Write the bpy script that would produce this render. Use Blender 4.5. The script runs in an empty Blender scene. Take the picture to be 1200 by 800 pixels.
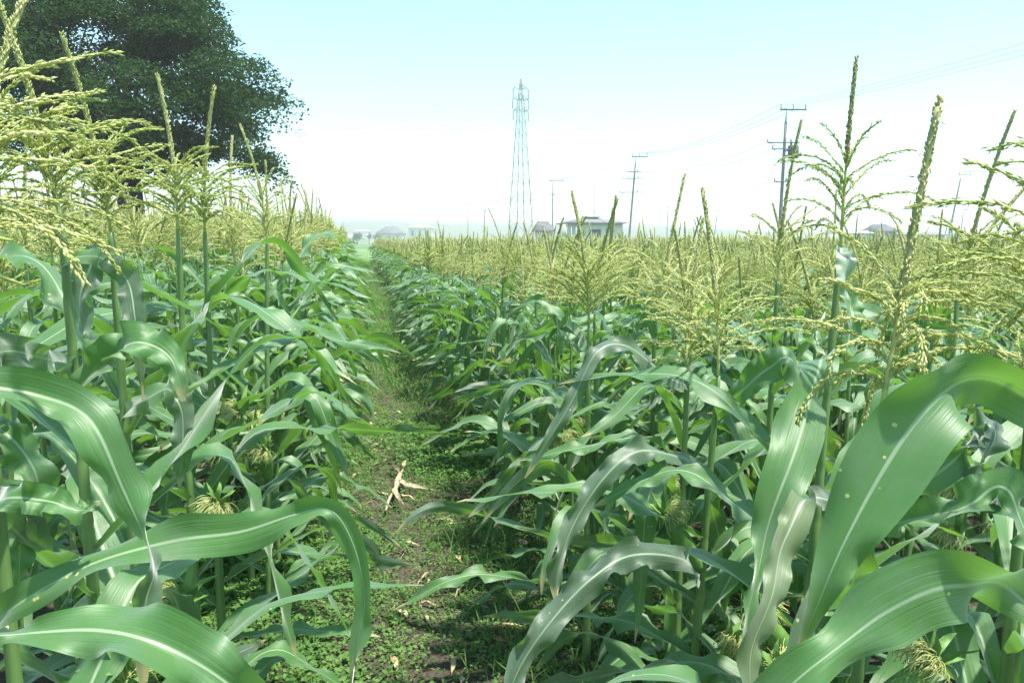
import bpy, math, random
import numpy as np
from mathutils import Vector, Matrix

R = math.radians
rng = np.random.default_rng(11)
random.seed(5)
scene = bpy.context.scene
COL = scene.collection

# ------------------------------------------------------------------ camera
H_CAM, F = 1.75, 900.0
YAW, PITCH = R(11.4), R(7.6)
fwd_h = np.array([math.sin(YAW), math.cos(YAW), 0.0])
RIGHT = np.array([math.cos(YAW), -math.sin(YAW), 0.0])
FWD = fwd_h * math.cos(PITCH) + np.array([0, 0, -math.sin(PITCH)])
UP = np.cross(RIGHT, FWD)
CAM = np.array([0.0, 0.0, H_CAM])

cd = bpy.data.cameras.new("camera")
cd.sensor_width = 36.0
cd.lens = 27.0
cd.clip_start = 0.05
cd.clip_end = 9000
cam = bpy.data.objects.new("camera", cd)
COL.objects.link(cam)
cam.location = CAM
cam.rotation_euler = (math.pi / 2 - PITCH, 0, -YAW)
scene.camera = cam


def at(px, py, z):
    """world point seen at photo position (px, py) of the 1200x800 picture at depth z"""
    return CAM + z * (FWD + RIGHT * ((px - 600) / F) - UP * ((py - 400) / F))


def ground(px, py, h=0.0):
    d = FWD + RIGHT * ((px - 600) / F) - UP * ((py - 400) / F)
    return CAM + d * ((h - H_CAM) / d[2])


def project(p):
    v = np.asarray(p) - CAM
    z = v @ FWD
    return 600 + F * (v @ RIGHT) / z, 400 - F * (v @ UP) / z, z


def foot(px, z):
    """ground point below picture column px at horizontal depth z"""
    p = CAM + z * fwd_h + RIGHT * ((px - 600) / F) * z
    return np.array([p[0], p[1], 0.0])


def height_at(py, z):
    return H_CAM + z * math.tan(math.atan((400 - py) / F) - PITCH)


# ------------------------------------------------------------------ helpers
def tag(o, label=None, cat=None, group=None, kind=None):
    for k, v in (("label", label), ("category", cat), ("group", group), ("kind", kind)):
        if v:
            o[k] = v
    return o


def empty(name, loc, label, cat, group=None):
    o = bpy.data.objects.new(name, None)
    COL.objects.link(o)
    o.location = tuple(float(c) for c in loc)
    o.empty_display_size = 0.1
    return tag(o, label, cat, group)


def make_mesh(name, v, f, mats, uv=None, mi=None, smooth=True):
    v = np.ascontiguousarray(v, dtype=np.float32)
    f = np.ascontiguousarray(f, dtype=np.int32)
    me = bpy.data.meshes.new(name)
    n, k = f.shape
    me.vertices.add(len(v))
    me.vertices.foreach_set("co", v.ravel())
    me.loops.add(n * k)
    me.loops.foreach_set("vertex_index", f.ravel())
    me.polygons.add(n)
    me.polygons.foreach_set("loop_start", np.arange(0, n * k, k, dtype=np.int32))
    me.polygons.foreach_set("loop_total", np.full(n, k, dtype=np.int32))
    if smooth:
        me.polygons.foreach_set("use_smooth", np.ones(n, dtype=bool))
    for m in (mats if isinstance(mats, (list, tuple)) else [mats]):
        me.materials.append(m)
    if mi is not None:
        me.polygons.foreach_set("material_index", np.ascontiguousarray(mi, dtype=np.int32))
    if uv is not None:
        l = me.uv_layers.new(name="uv")
        l.data.foreach_set("uv", np.ascontiguousarray(uv[f.ravel()], dtype=np.float32).ravel())
    me.update(calc_edges=True)
    return me


def link(name, me, parent=None):
    o = bpy.data.objects.new(name, me)
    COL.objects.link(o)
    if parent is not None:
        o.parent = parent
    return o


def nrm(a):
    a = np.asarray(a, float)
    return a / np.maximum(np.linalg.norm(a, axis=-1, keepdims=True), 1e-9)


def grid_faces(n, m, closed=False):
    i, j = np.meshgrid(np.arange(n - 1), np.arange(m if closed else m - 1), indexing="ij")
    i, j = i.ravel(), j.ravel()
    j2 = (j + 1) % m
    return np.stack([i * m + j, i * m + j2, (i + 1) * m + j2, (i + 1) * m + j], 1)


def tris(q):
    return np.concatenate([q[:, [0, 1, 2]], q[:, [0, 2, 3]]])


def frames(P):
    T = nrm(np.gradient(P, axis=0))
    ref = np.array([1.0, 0, 0]) if abs(T[0, 0]) < .8 else np.array([0, 1.0, 0])
    A = np.zeros_like(T)
    a = ref
    for i in range(len(T)):
        a = a - T[i] * (a @ T[i])
        a = a / max(np.linalg.norm(a), 1e-9)
        A[i] = a
    return T, A, np.cross(T, A)


def tube(P, r, m=8):
    """verts, quads of a tube along P with radii r (closed by pinching the ends)"""
    P = np.asarray(P, float)
    r = np.broadcast_to(np.asarray(r, float), (len(P),)).copy()
    P = np.concatenate([P[:1], P, P[-1:]])
    r = np.concatenate([[1e-4], r, [1e-4]])
    T, A, B = frames(P + np.linspace(0, 1e-5, len(P))[:, None] * nrm(P[-1] - P[0]))
    a = np.linspace(0, 2 * np.pi, m, endpoint=False)
    ring = A[:, None] * np.cos(a)[None, :, None] + B[:, None] * np.sin(a)[None, :, None]
    v = P[:, None] + ring * r[:, None, None]
    return v.reshape(-1, 3), grid_faces(len(P), m, True)


class MB:
    """collects quads of one mesh"""

    def __init__(self):
        self.v, self.f, self.n = [], [], 0

    def add(self, v, f):
        self.v.append(np.asarray(v, float))
        self.f.append(np.asarray(f, int) + self.n)
        self.n += len(v)
        return self

    def tube(self, P, r, m=8):
        return self.add(*tube(P, r, m))

    def box(self, lo, hi):
        lo, hi = np.array(lo, float), np.array(hi, float)
        v = np.array([[x, y, z] for z in (lo[2], hi[2]) for y in (lo[1], hi[1]) for x in (lo[0], hi[0])])
        return self.add(v, BOXF)

    def bar(self, a, b, w, d=None):
        a, b = np.array(a, float), np.array(b, float)
        d = d or w
        t = nrm(b - a)
        ref = np.array([0, 0, 1.0]) if abs(t[2]) < .9 else np.array([0, 1.0, 0])
        s = nrm(np.cross(t, ref))
        u = np.cross(s, t)
        v = np.array([p + s * sx * w / 2 + u * sy * d / 2 for p in (a, b) for sy in (-1, 1) for sx in (-1, 1)])
        return self.add(v, BOXF)

    def mesh(self, name, mat, smooth=False):
        return make_mesh(name, np.concatenate(self.v), np.concatenate(self.f), mat, smooth=smooth)

    def build(self, name, mat, parent=None, smooth=False):
        return link(name, self.mesh(name, mat, smooth), parent)


BOXF = np.array([[0, 2, 3, 1], [4, 5, 7, 6], [0, 1, 5, 4], [2, 6, 7, 3], [0, 4, 6, 2], [1, 3, 7, 5]])


# ------------------------------------------------------------------ materials
def new_mat(name):
    m = bpy.data.materials.new(name)
    m.use_nodes = True
    nt = m.node_tree
    b = nt.nodes["Principled BSDF"]
    return m, nt, b, nt.nodes["Material Output"]


def N(nt, t, **kw):
    n = nt.nodes.new(t)
    for k, v in kw.items():
        if k in n.inputs.keys():
            n.inputs[k].default_value = v
        else:
            setattr(n, k, v)
    return n


def ramp(nt, stops, fac=None):
    n = nt.nodes.new("ShaderNodeValToRGB")
    e = n.color_ramp.elements
    while len(e) < len(stops):
        e.new(0.5)
    for x, (p, c) in zip(e, stops):
        x.position = p
        x.color = (*c, 1) if len(c) == 3 else c
    if fac is not None:
        nt.links.new(fac, n.inputs[0])
    return n


def noisy(name, c1, c2, scale=5, rough=.8, bump=0.0, bscale=None, detail=4, lo=.35, hi=.65, coord="Object", spec=.3):
    m, nt, b, out = new_mat(name)
    tc = N(nt, "ShaderNodeTexCoord")
    n = N(nt, "ShaderNodeTexNoise", Scale=scale, Detail=detail)
    nt.links.new(tc.outputs[coord], n.inputs["Vector"])
    r = ramp(nt, [(lo, c1), (hi, c2)], n.outputs["Fac"])
    nt.links.new(r.outputs[0], b.inputs["Base Color"])
    b.inputs["Roughness"].default_value = rough
    b.inputs["Specular IOR Level"].default_value = spec
    if bump:
        n2 = N(nt, "ShaderNodeTexNoise", Scale=bscale or scale * 4, Detail=4)
        nt.links.new(tc.outputs[coord], n2.inputs["Vector"])
        bp = N(nt, "ShaderNodeBump", Strength=bump, Distance=.02)
        nt.links.new(n2.outputs["Fac"], bp.inputs["Height"])
        nt.links.new(bp.outputs[0], b.inputs["Normal"])
    return m


def mix_translucent(nt, b, out, fac, col, colsock=None):
    t = N(nt, "ShaderNodeBsdfTranslucent", Color=(*col, 1))
    if colsock is not None:
        nt.links.new(colsock, t.inputs["Color"])
    mx = N(nt, "ShaderNodeMixShader", Fac=fac)
    nt.links.new(b.outputs[0], mx.inputs[1])
    nt.links.new(t.outputs[0], mx.inputs[2])
    nt.links.new(mx.outputs[0], out.inputs["Surface"])


def leaf_material(name, top1, top2, under, rib, trans, tfac=.28, rough=.5, specks=True, sheen=.7):
    m, nt, b, out = new_mat(name)
    L = nt.links.new
    uv = N(nt, "ShaderNodeUVMap")
    sep = N(nt, "ShaderNodeSeparateXYZ")
    L(uv.outputs[0], sep.inputs[0])
    geo = N(nt, "ShaderNodeNewGeometry")
    oi = N(nt, "ShaderNodeObjectInfo")
    tc = N(nt, "ShaderNodeTexCoord")
    # broad colour variation
    n1 = N(nt, "ShaderNodeTexNoise", Scale=6, Detail=3)
    L(tc.outputs["Object"], n1.inputs["Vector"])
    add = N(nt, "ShaderNodeMath", operation="ADD")
    ml = N(nt, "ShaderNodeMath", operation="MULTIPLY")
    ml.inputs[1].default_value = .5
    L(oi.outputs["Random"], ml.inputs[0])
    L(n1.outputs["Fac"], add.inputs[0])
    L(ml.outputs[0], add.inputs[1])
    r1 = ramp(nt, [(.4, top1), (1.0, top2)], add.outputs[0])
    # fine parallel veins from stretched noise
    mp = N(nt, "ShaderNodeMapping")
    mp.inputs["Scale"].default_value = (46, 1.5, 1)
    L(uv.outputs[0], mp.inputs[0])
    nv = N(nt, "ShaderNodeTexNoise", Scale=1.0, Detail=3)
    L(mp.outputs[0], nv.inputs["Vector"])
    rv = ramp(nt, [(.35, (.72, .72, .72)), (.65, (1.22, 1.22, 1.22))], nv.outputs["Fac"])
    mv = N(nt, "ShaderNodeMix", data_type="RGBA", blend_type="MULTIPLY")
    mv.inputs[0].default_value = 1
    L(r1.outputs[0], mv.inputs[6])
    L(rv.outputs[0], mv.inputs[7])
    # underside
    mu = N(nt, "ShaderNodeMix", data_type="RGBA")
    L(geo.outputs["Backfacing"], mu.inputs[0])
    L(mv.outputs[2], mu.inputs[6])
    mu.inputs[7].default_value = (*under, 1)
    # midrib
    s = N(nt, "ShaderNodeMath", operation="SUBTRACT")
    s.inputs[1].default_value = .5
    L(sep.outputs[0], s.inputs[0])
    ab = N(nt, "ShaderNodeMath", operation="ABSOLUTE")
    L(s.outputs[0], ab.inputs[0])
    # rib narrows towards the tip
    rr = N(nt, "ShaderNodeMapRange")
    rr.inputs["From Min"].default_value = 0
    rr.inputs["From Max"].default_value = 1
    rr.inputs["To Min"].default_value = .06
    rr.inputs["To Max"].default_value = .012
    L(sep.outputs[1], rr.inputs[0])
    dv = N(nt, "ShaderNodeMath", operation="DIVIDE")
    L(ab.outputs[0], dv.inputs[0])
    L(rr.outputs[0], dv.inputs[1])
    rb = ramp(nt, [(.55, (1, 1, 1)), (1.0, (0, 0, 0))], dv.outputs[0])
    mr = N(nt, "ShaderNodeMix", data_type="RGBA")
    L(rb.outputs[0], mr.inputs[0])
    L(mu.outputs[2], mr.inputs[6])
    mr.inputs[7].default_value = (*rib, 1)
    tn = N(nt, "ShaderNodeMath", operation="MULTIPLY_ADD")
    tn.inputs[1].default_value = .1
    L(nv.outputs["Fac"], tn.inputs[0])
    L(sep.outputs[1], tn.inputs[2])
    rt = ramp(nt, [(.985, (0, 0, 0)), (1.0, (.9, .9, .9))], tn.outputs[0])
    mt = N(nt, "ShaderNodeMix", data_type="RGBA")
    L(rt.outputs[0], mt.inputs[0])
    L(mr.outputs[2], mt.inputs[6])
    mt.inputs[7].default_value = (.34, .29, .13, 1)
    # dusty wax bloom in uneven patches
    nd = N(nt, "ShaderNodeTexNoise", Scale=14, Detail=5, Roughness=.65)
    L(tc.outputs["Object"], nd.inputs["Vector"])
    rd = ramp(nt, [(.45, (0, 0, 0)), (.75, (.6, .6, .6))], nd.outputs["Fac"])
    md = N(nt, "ShaderNodeMix", data_type="RGBA")
    L(rd.outputs[0], md.inputs[0])
    L(mt.outputs[2], md.inputs[6])
    md.inputs[7].default_value = (.15, .21, .14, 1)
    col = md.outputs[2]
    if specks:  # shed pollen sacs lying on the blade, sparse
        vo = N(nt, "ShaderNodeTexVoronoi", Scale=60)
        L(tc.outputs["Object"], vo.inputs["Vector"])
        n3 = N(nt, "ShaderNodeTexNoise", Scale=9, Detail=2)
        L(tc.outputs["Object"], n3.inputs["Vector"])
        c1 = N(nt, "ShaderNodeMath", operation="LESS_THAN")
        c1.inputs[1].default_value = .14
        L(vo.outputs["Distance"], c1.inputs[0])
        c2 = N(nt, "ShaderNodeMath", operation="GREATER_THAN")
        c2.inputs[1].default_value = .62
        L(n3.outputs["Fac"], c2.inputs[0])
        c3 = N(nt, "ShaderNodeMath", operation="MULTIPLY")
        L(c1.outputs[0], c3.inputs[0])
        L(c2.outputs[0], c3.inputs[1])
        ms = N(nt, "ShaderNodeMix", data_type="RGBA")
        L(c3.outputs[0], ms.inputs[0])
        L(col, ms.inputs[6])
        ms.inputs[7].default_value = (.5, .46, .2, 1)
        col = ms.outputs[2]
    L(col, b.inputs["Base Color"])
    b.inputs["Roughness"].default_value = rough
    b.inputs["Specular IOR Level"].default_value = .75
    b.inputs["Sheen Weight"].default_value = sheen
    b.inputs["Sheen Roughness"].default_value = .4
    mp2 = N(nt, "ShaderNodeMapping")
    mp2.inputs["Scale"].default_value = (13, 1.1, 1)
    L(uv.outputs[0], mp2.inputs[0])
    nw = N(nt, "ShaderNodeTexNoise", Scale=1.0, Detail=2)
    L(mp2.outputs[0], nw.inputs["Vector"])
    ha = N(nt, "ShaderNodeMath", operation="MULTIPLY_ADD")
    ha.inputs[1].default_value = 2.2
    L(nw.outputs["Fac"], ha.inputs[0])
    L(nv.outputs["Fac"], ha.inputs[2])
    bp = N(nt, "ShaderNodeBump", Strength=.2, Distance=.004)
    L(ha.outputs[0], bp.inputs["Height"])
    L(bp.outputs[0], b.inputs["Normal"])
    mix_translucent(nt, b, out, tfac, trans)
    return m


M = {}
M["leaf"] = leaf_material("corn_leaf", (.036, .076, .041), (.078, .127, .074), (.06, .17, .035), (.30, .40, .24), (.2, .46, .03))
M["leaf_far"] = leaf_material("corn_leaf_plain", (.036, .076, .041), (.078, .127, .074), (.06, .17, .035), (.30, .40, .24), (.2, .46, .03), specks=False)
M["leaf_pale_sunlit"] = leaf_material("corn_leaf_pale_sunlit", (.38, .47, .40), (.48, .56, .48), (.35, .45, .3), (.4, .48, .36), (.28, .42, .16), tfac=.3, rough=.45)  # pale young leaf, its sunlit glare whitened into the base colour
M["leaf_grey"] = leaf_material("corn_leaf_greyed", (.13, .17, .12), (.2, .23, .17), (.14, .2, .08), (.4, .44, .34), (.2, .33, .08), tfac=.3, rough=.5)


def stalk_material():
    m, nt, b, out = new_mat("corn_stalk")
    L = nt.links.new
    tc = N(nt, "ShaderNodeTexCoord")
    mp = N(nt, "ShaderNodeMapping")
    mp.inputs["Scale"].default_value = (90, 90, 3)
    L(tc.outputs["Object"], mp.inputs[0])
    n = N(nt, "ShaderNodeTexNoise", Scale=1, Detail=3)
    L(mp.outputs[0], n.inputs["Vector"])
    r = ramp(nt, [(.3, (.075, .15, .04)), (.7, (.15, .25, .075))], n.outputs["Fac"])
    L(r.outputs[0], b.inputs["Base Color"])
    b.inputs["Roughness"].default_value = .42
    b.inputs["Subsurface Weight"].default_value = 0
    bp = N(nt, "ShaderNodeBump", Strength=.3, Distance=.002)
    L(n.outputs["Fac"], bp.inputs["Height"])
    L(bp.outputs[0], b.inputs["Normal"])
    return m


M["stalk"] = stalk_material()


def tassel_material(name, c1, c2, c3):
    m, nt, b, out = new_mat(name)
    L = nt.links.new
    tc = N(nt, "ShaderNodeTexCoord")
    n = N(nt, "ShaderNodeTexNoise", Scale=45, Detail=3)
    L(tc.outputs["Object"], n.inputs["Vector"])
    oi = N(nt, "ShaderNodeObjectInfo")
    ml = N(nt, "ShaderNodeMath", operation="MULTIPLY_ADD")
    ml.inputs[1].default_value = .3
    ml.inputs[2].default_value = -.15
    L(oi.outputs["Random"], ml.inputs[0])
    ad = N(nt, "ShaderNodeMath", operation="ADD")
    L(n.outputs["Fac"], ad.inputs[0])
    L(ml.outputs[0], ad.inputs[1])
    r = ramp(nt, [(.3, c1), (.5, c2), (.72, c3)], ad.outputs[0])
    L(r.outputs[0], b.inputs["Base Color"])
    b.inputs["Roughness"].default_value = .6
    mix_translucent(nt, b, out, .45, (.5, .5, .18), r.outputs[0])
    return m


M["tassel"] = tassel_material("tassel", (.42, .50, .14), (.60, .65, .24), (.74, .75, .40))
M["tassel_brown"] = tassel_material("tassel_spike", (.40, .46, .16), (.54, .56, .24), (.64, .61, .32))
M["tassel_dry"] = tassel_material("tassel_ripe", (.32, .36, .14), (.46, .42, .18), (.54, .54, .30))
M["silk"] = noisy("corn_silk", (.50, .60, .18), (.68, .72, .34), scale=30, rough=.5)
mix_translucent(M["silk"].node_tree, M["silk"].node_tree.nodes["Principled BSDF"], M["silk"].node_tree.nodes["Material Output"], .35, (.6, .6, .25))
M["husk"] = noisy("ear_husk", (.09, .20, .04), (.17, .30, .08), scale=14, rough=.5, bump=.2)


# ------------------------------------------------------------------ corn pieces
def smooth01(x):
    x = np.clip(x, 0, 1)
    return x * x * (3 - 2 * x)


def wander(s, g, k=3, f=(.5, 2.6)):
    return sum(g.normal() * np.sin(6.28 * g.uniform(*f) * s + g.uniform(0, 6.28)) for _ in range(k)) / k ** .5


def ribbon(P, lat, nor, w, nu, vee, amp, freq, g, env=None, uneven=.22):
    n = len(P)
    s = np.linspace(0, 1, n)
    u = np.linspace(-1, 1, nu)
    env = np.sin(np.pi * np.clip(s * .93 + .06, 0, 1)) ** .7 if env is None else env
    edge, half = [], []
    for side in (0, 1):
        # pinched ruffles: sharper crests than a sine, uneven spacing
        ph = 6.28 * freq * s + 1.1 * wander(s, g) + g.uniform(0, 6.28)
        r = np.sin(ph) + .35 * np.sin(2 * ph + 1) + .45 * wander(s, g, 3, (2, 6))
        edge.append(amp * env * r)
        half.append(vee + uneven * wander(s, g, 3, (.4, 1.8)) * smooth01(s / .2))
    V = np.zeros((n, nu, 3))
    for j, uu in enumerate(u):
        k = 0 if uu < 0 else 1
        vv = half[k]
        rise = np.sqrt(uu * uu + .004) - .063
        bow = .10 * uu * uu
        V[:, j] = P + lat * (uu * w / 2 * np.cos(vv))[:, None] + nor * (rise * w / 2 * np.sin(vv) - bow * w / 2 + abs(uu) ** 1.8 * edge[k])[:, None]
    uvx = (u + 1) / 2
    uv = np.stack([np.tile(uvx, n), np.repeat(s, nu)], 1)
    return V.reshape(-1, 3), grid_faces(n, nu), uv


def width_profile(s, W):
    a = .42 + .58 * smooth01(s / .3)
    b = np.clip(1 - s ** 2.3, 0, 1) ** .85
    return W * a * b + .0015


def auto_leaf(base, az, L, W, th0, th1, bend_at, bend_w, roll, g, n=22, nu=7, amp=.012):
    s = np.linspace(0, 1, n)
    th = th0 + (th1 - th0) * smooth01((s - bend_at) / bend_w)
    th = th + g.normal(0, .12) * np.sin(6.28 * s * g.uniform(.6, 1.4) + g.uniform(0, 6))
    a = az + g.normal(0, .25) * s + .25 * g.normal() * s * s
    T = np.stack([np.cos(th) * np.cos(a), np.cos(th) * np.sin(a), np.sin(th)], 1)
    P = base + np.concatenate([np.zeros((1, 3)), np.cumsum((T[:-1] + T[1:]) / 2, 0)]) * (L / (n - 1))
    lat0 = np.stack([np.sin(a), -np.cos(a), np.zeros(n)], 1)
    nor0 = np.cross(lat0, T)
    # want T x lat to point up: choose sign
    if nor0[0, 2] < 0 and False:
        lat0 = -lat0
    rl = roll * smooth01((s - .25) / .75)
    nor_up = np.cross(T, -lat0)
    lat = -lat0
    c, sn = np.cos(rl)[:, None], np.sin(rl)[:, None]
    lat2 = lat * c + nor_up * sn
    nor2 = nor_up * c - lat * sn
    vee = .75 * (1 - smooth01(s / .4)) + .22
    return ribbon(P, lat2, nor2, width_profile(s, W), nu, vee, amp, g.uniform(2.4, 5.0), g)


def catmull(C, n):
    C = np.asarray(C, float)
    C = np.concatenate([2 * C[:1] - C[1:2], C, 2 * C[-1:] - C[-2:-1]])
    m = len(C) - 3
    t = np.linspace(0, m - 1e-6, n)
    i = t.astype(int)
    f = (t - i)[:, None]
    p0, p1, p2, p3 = C[i], C[i + 1], C[i + 2], C[i + 3]
    return .5 * (2 * p1 + (p2 - p0) * f + (2 * p0 - 5 * p1 + 4 * p2 - p3) * f ** 2 + (3 * p1 - p0 - 3 * p2 + p3) * f ** 3)


def shaped_leaf(pts, g, n=64, nu=11, amp=.009, freq=4.2, start=None, vee0=.34):
    """pts: (px, py, depth, width m, (right, up, towards) direction of one blade edge)"""
    C = [at(p[0], p[1], p[2]) for p in pts]
    W = [p[3] * .80 for p in pts]
    Hh = [RIGHT * p[4][0] + UP * p[4][1] - FWD * p[4][2] for p in pts]
    if start is not None:
        C.insert(0, start)
        W.insert(0, .035)
        Hh.insert(0, Hh[0])
    X = catmull(np.concatenate([np.array(C), np.array(W)[:, None], np.array(Hh)], 1), n)
    P, w, hint = X[:, :3], np.maximum(X[:, 3], .002), X[:, 4:7]
    T = nrm(np.gradient(P, axis=0))
    lat = nrm(hint - T * (hint * T).sum(1, keepdims=True))
    nor = np.cross(T, lat)
    s = np.linspace(0, 1, n)
    vee = vee0 * (1 - .4 * s)
    P = P + nor * (.011 * wander(s, g, 3, (1, 3.5)) * np.sin(np.pi * s))[:, None]
    roll = .40 * wander(s, g, 3, (.7, 2.2)) * smooth01(s / .15)
    c, sn = np.cos(roll)[:, None], np.sin(roll)[:, None]
    lat, nor = lat * c + nor * sn, nor * c - lat * sn
    return ribbon(P, lat, nor, w, nu, vee, amp * 2.5, freq * 1.3, g, uneven=.42)


def stalk_mesh(Sf, H, r0, g, m=10):
    """a jointed stalk with leaf sheaths, nodes every 14-18 cm"""
    hs, rs = [], []
    h = -.03
    k = 0
    while h < H:
        step = g.uniform(.13, .18)
        f = 1 - .62 * max(h, 0) / H
        r = r0 * f
        for a, q in ((0, 1.0), (.012, 1.18), (.03, 1.06), (.6 * step, 1.04), (step - .012, 1.10)):
            if h + a < H:
                hs.append(h + a)
                rs.append(r * q)
        h += step
        k += 1
    hs.append(H)
    rs.append(r0 * .34)
    P = np.array([Sf(x) for x in hs])
    return tube(P, rs, m)


SPV = np.array([[0, 0, 0], [.42, 1, 0], [.42, 0, 1], [.42, -1, 0], [.42, 0, -1], [1, 0, 0]], float)
SPF = np.array([[0, 2, 1], [0, 3, 2], [0, 4, 3], [0, 1, 4], [5, 1, 2], [5, 2, 3], [5, 3, 4], [5, 4, 1]])


def spindles(P, D, l, w, g):
    n = len(P)
    D = nrm(D)
    ref = nrm(g.normal(size=(n, 3)))
    A = nrm(np.cross(D, ref))
    B = np.cross(D, A)
    l = np.broadcast_to(l, (n,))
    w = np.broadcast_to(w, (n,))
    V = P[:, None] + D[:, None] * (SPV[None, :, 0] * l[:, None])[..., None] + A[:, None] * (SPV[None, :, 1] * w[:, None])[..., None] + B[:, None] * (SPV[None, :, 2] * w[:, None])[..., None]
    Fc = SPF[None] + (np.arange(n) * 6)[:, None, None]
    return V.reshape(-1, 3), Fc.reshape(-1, 3)


def branch_path(p0, az, el0, el1, L, g, n):
    s = np.linspace(0, 1, n)
    el = el0 + (el1 - el0) * s ** .8 + .06 * g.normal() * np.sin(s * 9)
    a = az + g.normal(0, .25) * s
    T = np.stack([np.cos(el) * np.cos(a), np.cos(el) * np.sin(a), np.sin(el)], 1)
    P = p0 + np.concatenate([np.zeros((1, 3)), np.cumsum((T[:-1] + T[1:]) / 2, 0)]) * (L / (n - 1))
    return P, T


def tri_join(parts):
    V, Fc, o = [], [], 0
    for v, f in parts:
        if f.shape[1] == 4:
            f = tris(f)
        V.append(v)
        Fc.append(f + o)
        o += len(v)
    return np.concatenate(V), np.concatenate(Fc)


def tassel_meshes(seed, nb=18, spread=1.0, droop=1.0, L=.21, spike=.26, zone=.16, thick=1.0, dense=1.0, dry=False, anther=.16, low=False):
    """(branches, spike): two triangle sets growing up from the origin"""
    g = np.random.default_rng(seed)
    br, sp = [], []
    bend = g.normal(0, .05, 2)
    ax = lambda h: np.array([bend[0] * h * h * 4, bend[1] * h * h * 4, h])
    tot = .05 + zone + spike
    nseg = 5 if low else 12
    hh = np.linspace(-.02, tot, nseg)
    v, f = tube(np.array([ax(h) for h in hh]), np.linspace(.0045, .0015, nseg) * (1.5 if low else 1), 3 if low else 6)
    br.append((v, f))
    for i in range(nb):
        q = (i + g.uniform(-.3, .3)) / nb
        h = .03 + zone * np.clip(q, 0, 1)
        az = i * 2.39996 + g.normal(0, .35)
        el0 = R(g.uniform(38, 66)) + R(14) * q
        el1 = el0 - R(g.uniform(30, 85)) * droop - R(12) * (1 - q)
        ln = L * g.uniform(.75, 1.2) * (1 - .3 * q) * spread
        n = 4 if low else max(int(ln / .0045 * dense), 6)
        P, T = branch_path(ax(h), az, el0, el1, ln, g, n)
        if low:
            br.append(tube(P, np.array([.003, .006, .006, .0035]) * thick * 1.15, 3))
            continue
        br.append(tube(P[::4], .0014 * thick, 3))
        k0 = max(2, int(.05 * n))
        for side in (0, 1, 2):
            idx = np.arange(k0, n)
            if side == 2:
                idx = idx[g.random(len(idx)) < .35]
            Pp, Tt = P[idx], T[idx]
            A = nrm(np.cross(Tt, np.array([0, 0, 1.0]) + 0 * Tt))
            B = np.cross(A, Tt)
            sgn = (1 if side == 0 else -1) * np.where(np.arange(len(idx)) % 2 == 0, 1, .6)
            O = A * (sgn * .0022)[:, None] + B * (g.normal(0, .0013, len(idx)) - .0005)[:, None]
            D = Tt + O * 60 + g.normal(0, .14, Tt.shape)
            keep = g.random(len(idx)) < .93
            br.append(spindles((Pp + O * thick)[keep], D[keep], g.uniform(.0095, .0135, keep.sum()) * thick, g.uniform(.0012, .0018, keep.sum()) * thick, g))
        # hanging pollen sacs
        m = g.random(n) < anther
        if m.any():
            Pp = P[m] + g.normal(0, .002, (m.sum(), 3))
            D = np.array([0, 0, -1.0]) + g.normal(0, .3, Pp.shape)
            br.append(spindles(Pp, D, g.uniform(.006, .013, len(Pp)), .0009, g))
    h0 = .05 + zone
    if low:
        hs = np.linspace(h0 - .02, tot, 4)
        sp.append(tube(np.array([ax(h) for h in hs]), np.array([.007, .0105, .0095, .004]) * thick, 4))
    else:
        step = .0034 / dense
        hs = np.arange(h0 - .03, tot, step)
        sp.append(tube(np.array([ax(h) for h in hs[::5]]), .0048 * thick, 5))
        for c in range(3):
            a = hs * 700 + c * 2.1 + g.normal(0, .4, len(hs))
            O = np.stack([np.cos(a), np.sin(a), np.zeros(len(hs))], 1)
            t = (hs - hs[0]) / (hs[-1] - hs[0])
            rad = (.0038 * (1 - .5 * t)) * thick
            Pp = np.array([ax(h) for h in hs]) + O * rad[:, None]
            D = O * g.uniform(.15, .5, len(hs))[:, None] + np.array([0, 0, 1.0]) + g.normal(0, .1, Pp.shape)
            sp.append(spindles(Pp, D, g.uniform(.009, .013, len(hs)), g.uniform(.0018, .0026, len(hs)) * thick, g))
        m = g.random(len(hs)) < anther * 1.2
        Pp = np.array([ax(h) for h in hs[m]]) + g.normal(0, .004, (m.sum(), 3))
        if len(Pp):
            D = g.normal(0, .8, Pp.shape) + np.array([0, 0, -.6])
            sp.append(spindles(Pp, D, g.uniform(.006, .014, len(Pp)), .0011, g))
    return tri_join(br), tri_join(sp)


TASSELS = []


def add_tassel_kind(seed, mats=("tassel", "tassel_brown"), **kw):
    b, s = tassel_meshes(seed, **kw)
    TASSELS.append((make_mesh("tassel", *b, M[mats[0]], smooth=False), make_mesh("tassel_spike", *s, M[mats[1]], smooth=False)))
    return len(TASSELS) - 1


for i in range(9):
    add_tassel_kind(100 + i, nb=[24, 28, 26, 32, 22, 30, 25, 27, 34][i], droop=[.7, .9, 1.1, .6, .8, 1.2, .9, .75, 1.0][i],
                    L=[.20, .22, .21, .23, .19, .24, .2, .21, .2][i], spike=[.30, .26, .33, .24, .35, .28, .25, .31, .27][i],
                    zone=[.14, .17, .15, .18, .13, .16, .15, .17, .15][i])
T_TALL = add_tassel_kind(200, mats=("tassel", "tassel_dry"), nb=20, droop=1.15, L=.235, spike=.235, zone=.2, thick=1.1, dense=.8, anther=.35)
T_LEFT = add_tassel_kind(210, nb=34, droop=1.15, L=.24, spike=.29, zone=.14, thick=1.1)
T_LEFT2 = add_tassel_kind(211, nb=36, droop=1.05, L=.23, spike=.26, zone=.15, thick=1.05)
T_WIDE = add_tassel_kind(201, nb=30, droop=1.25, L=.30, spike=.28, zone=.19, thick=1.15)
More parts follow.
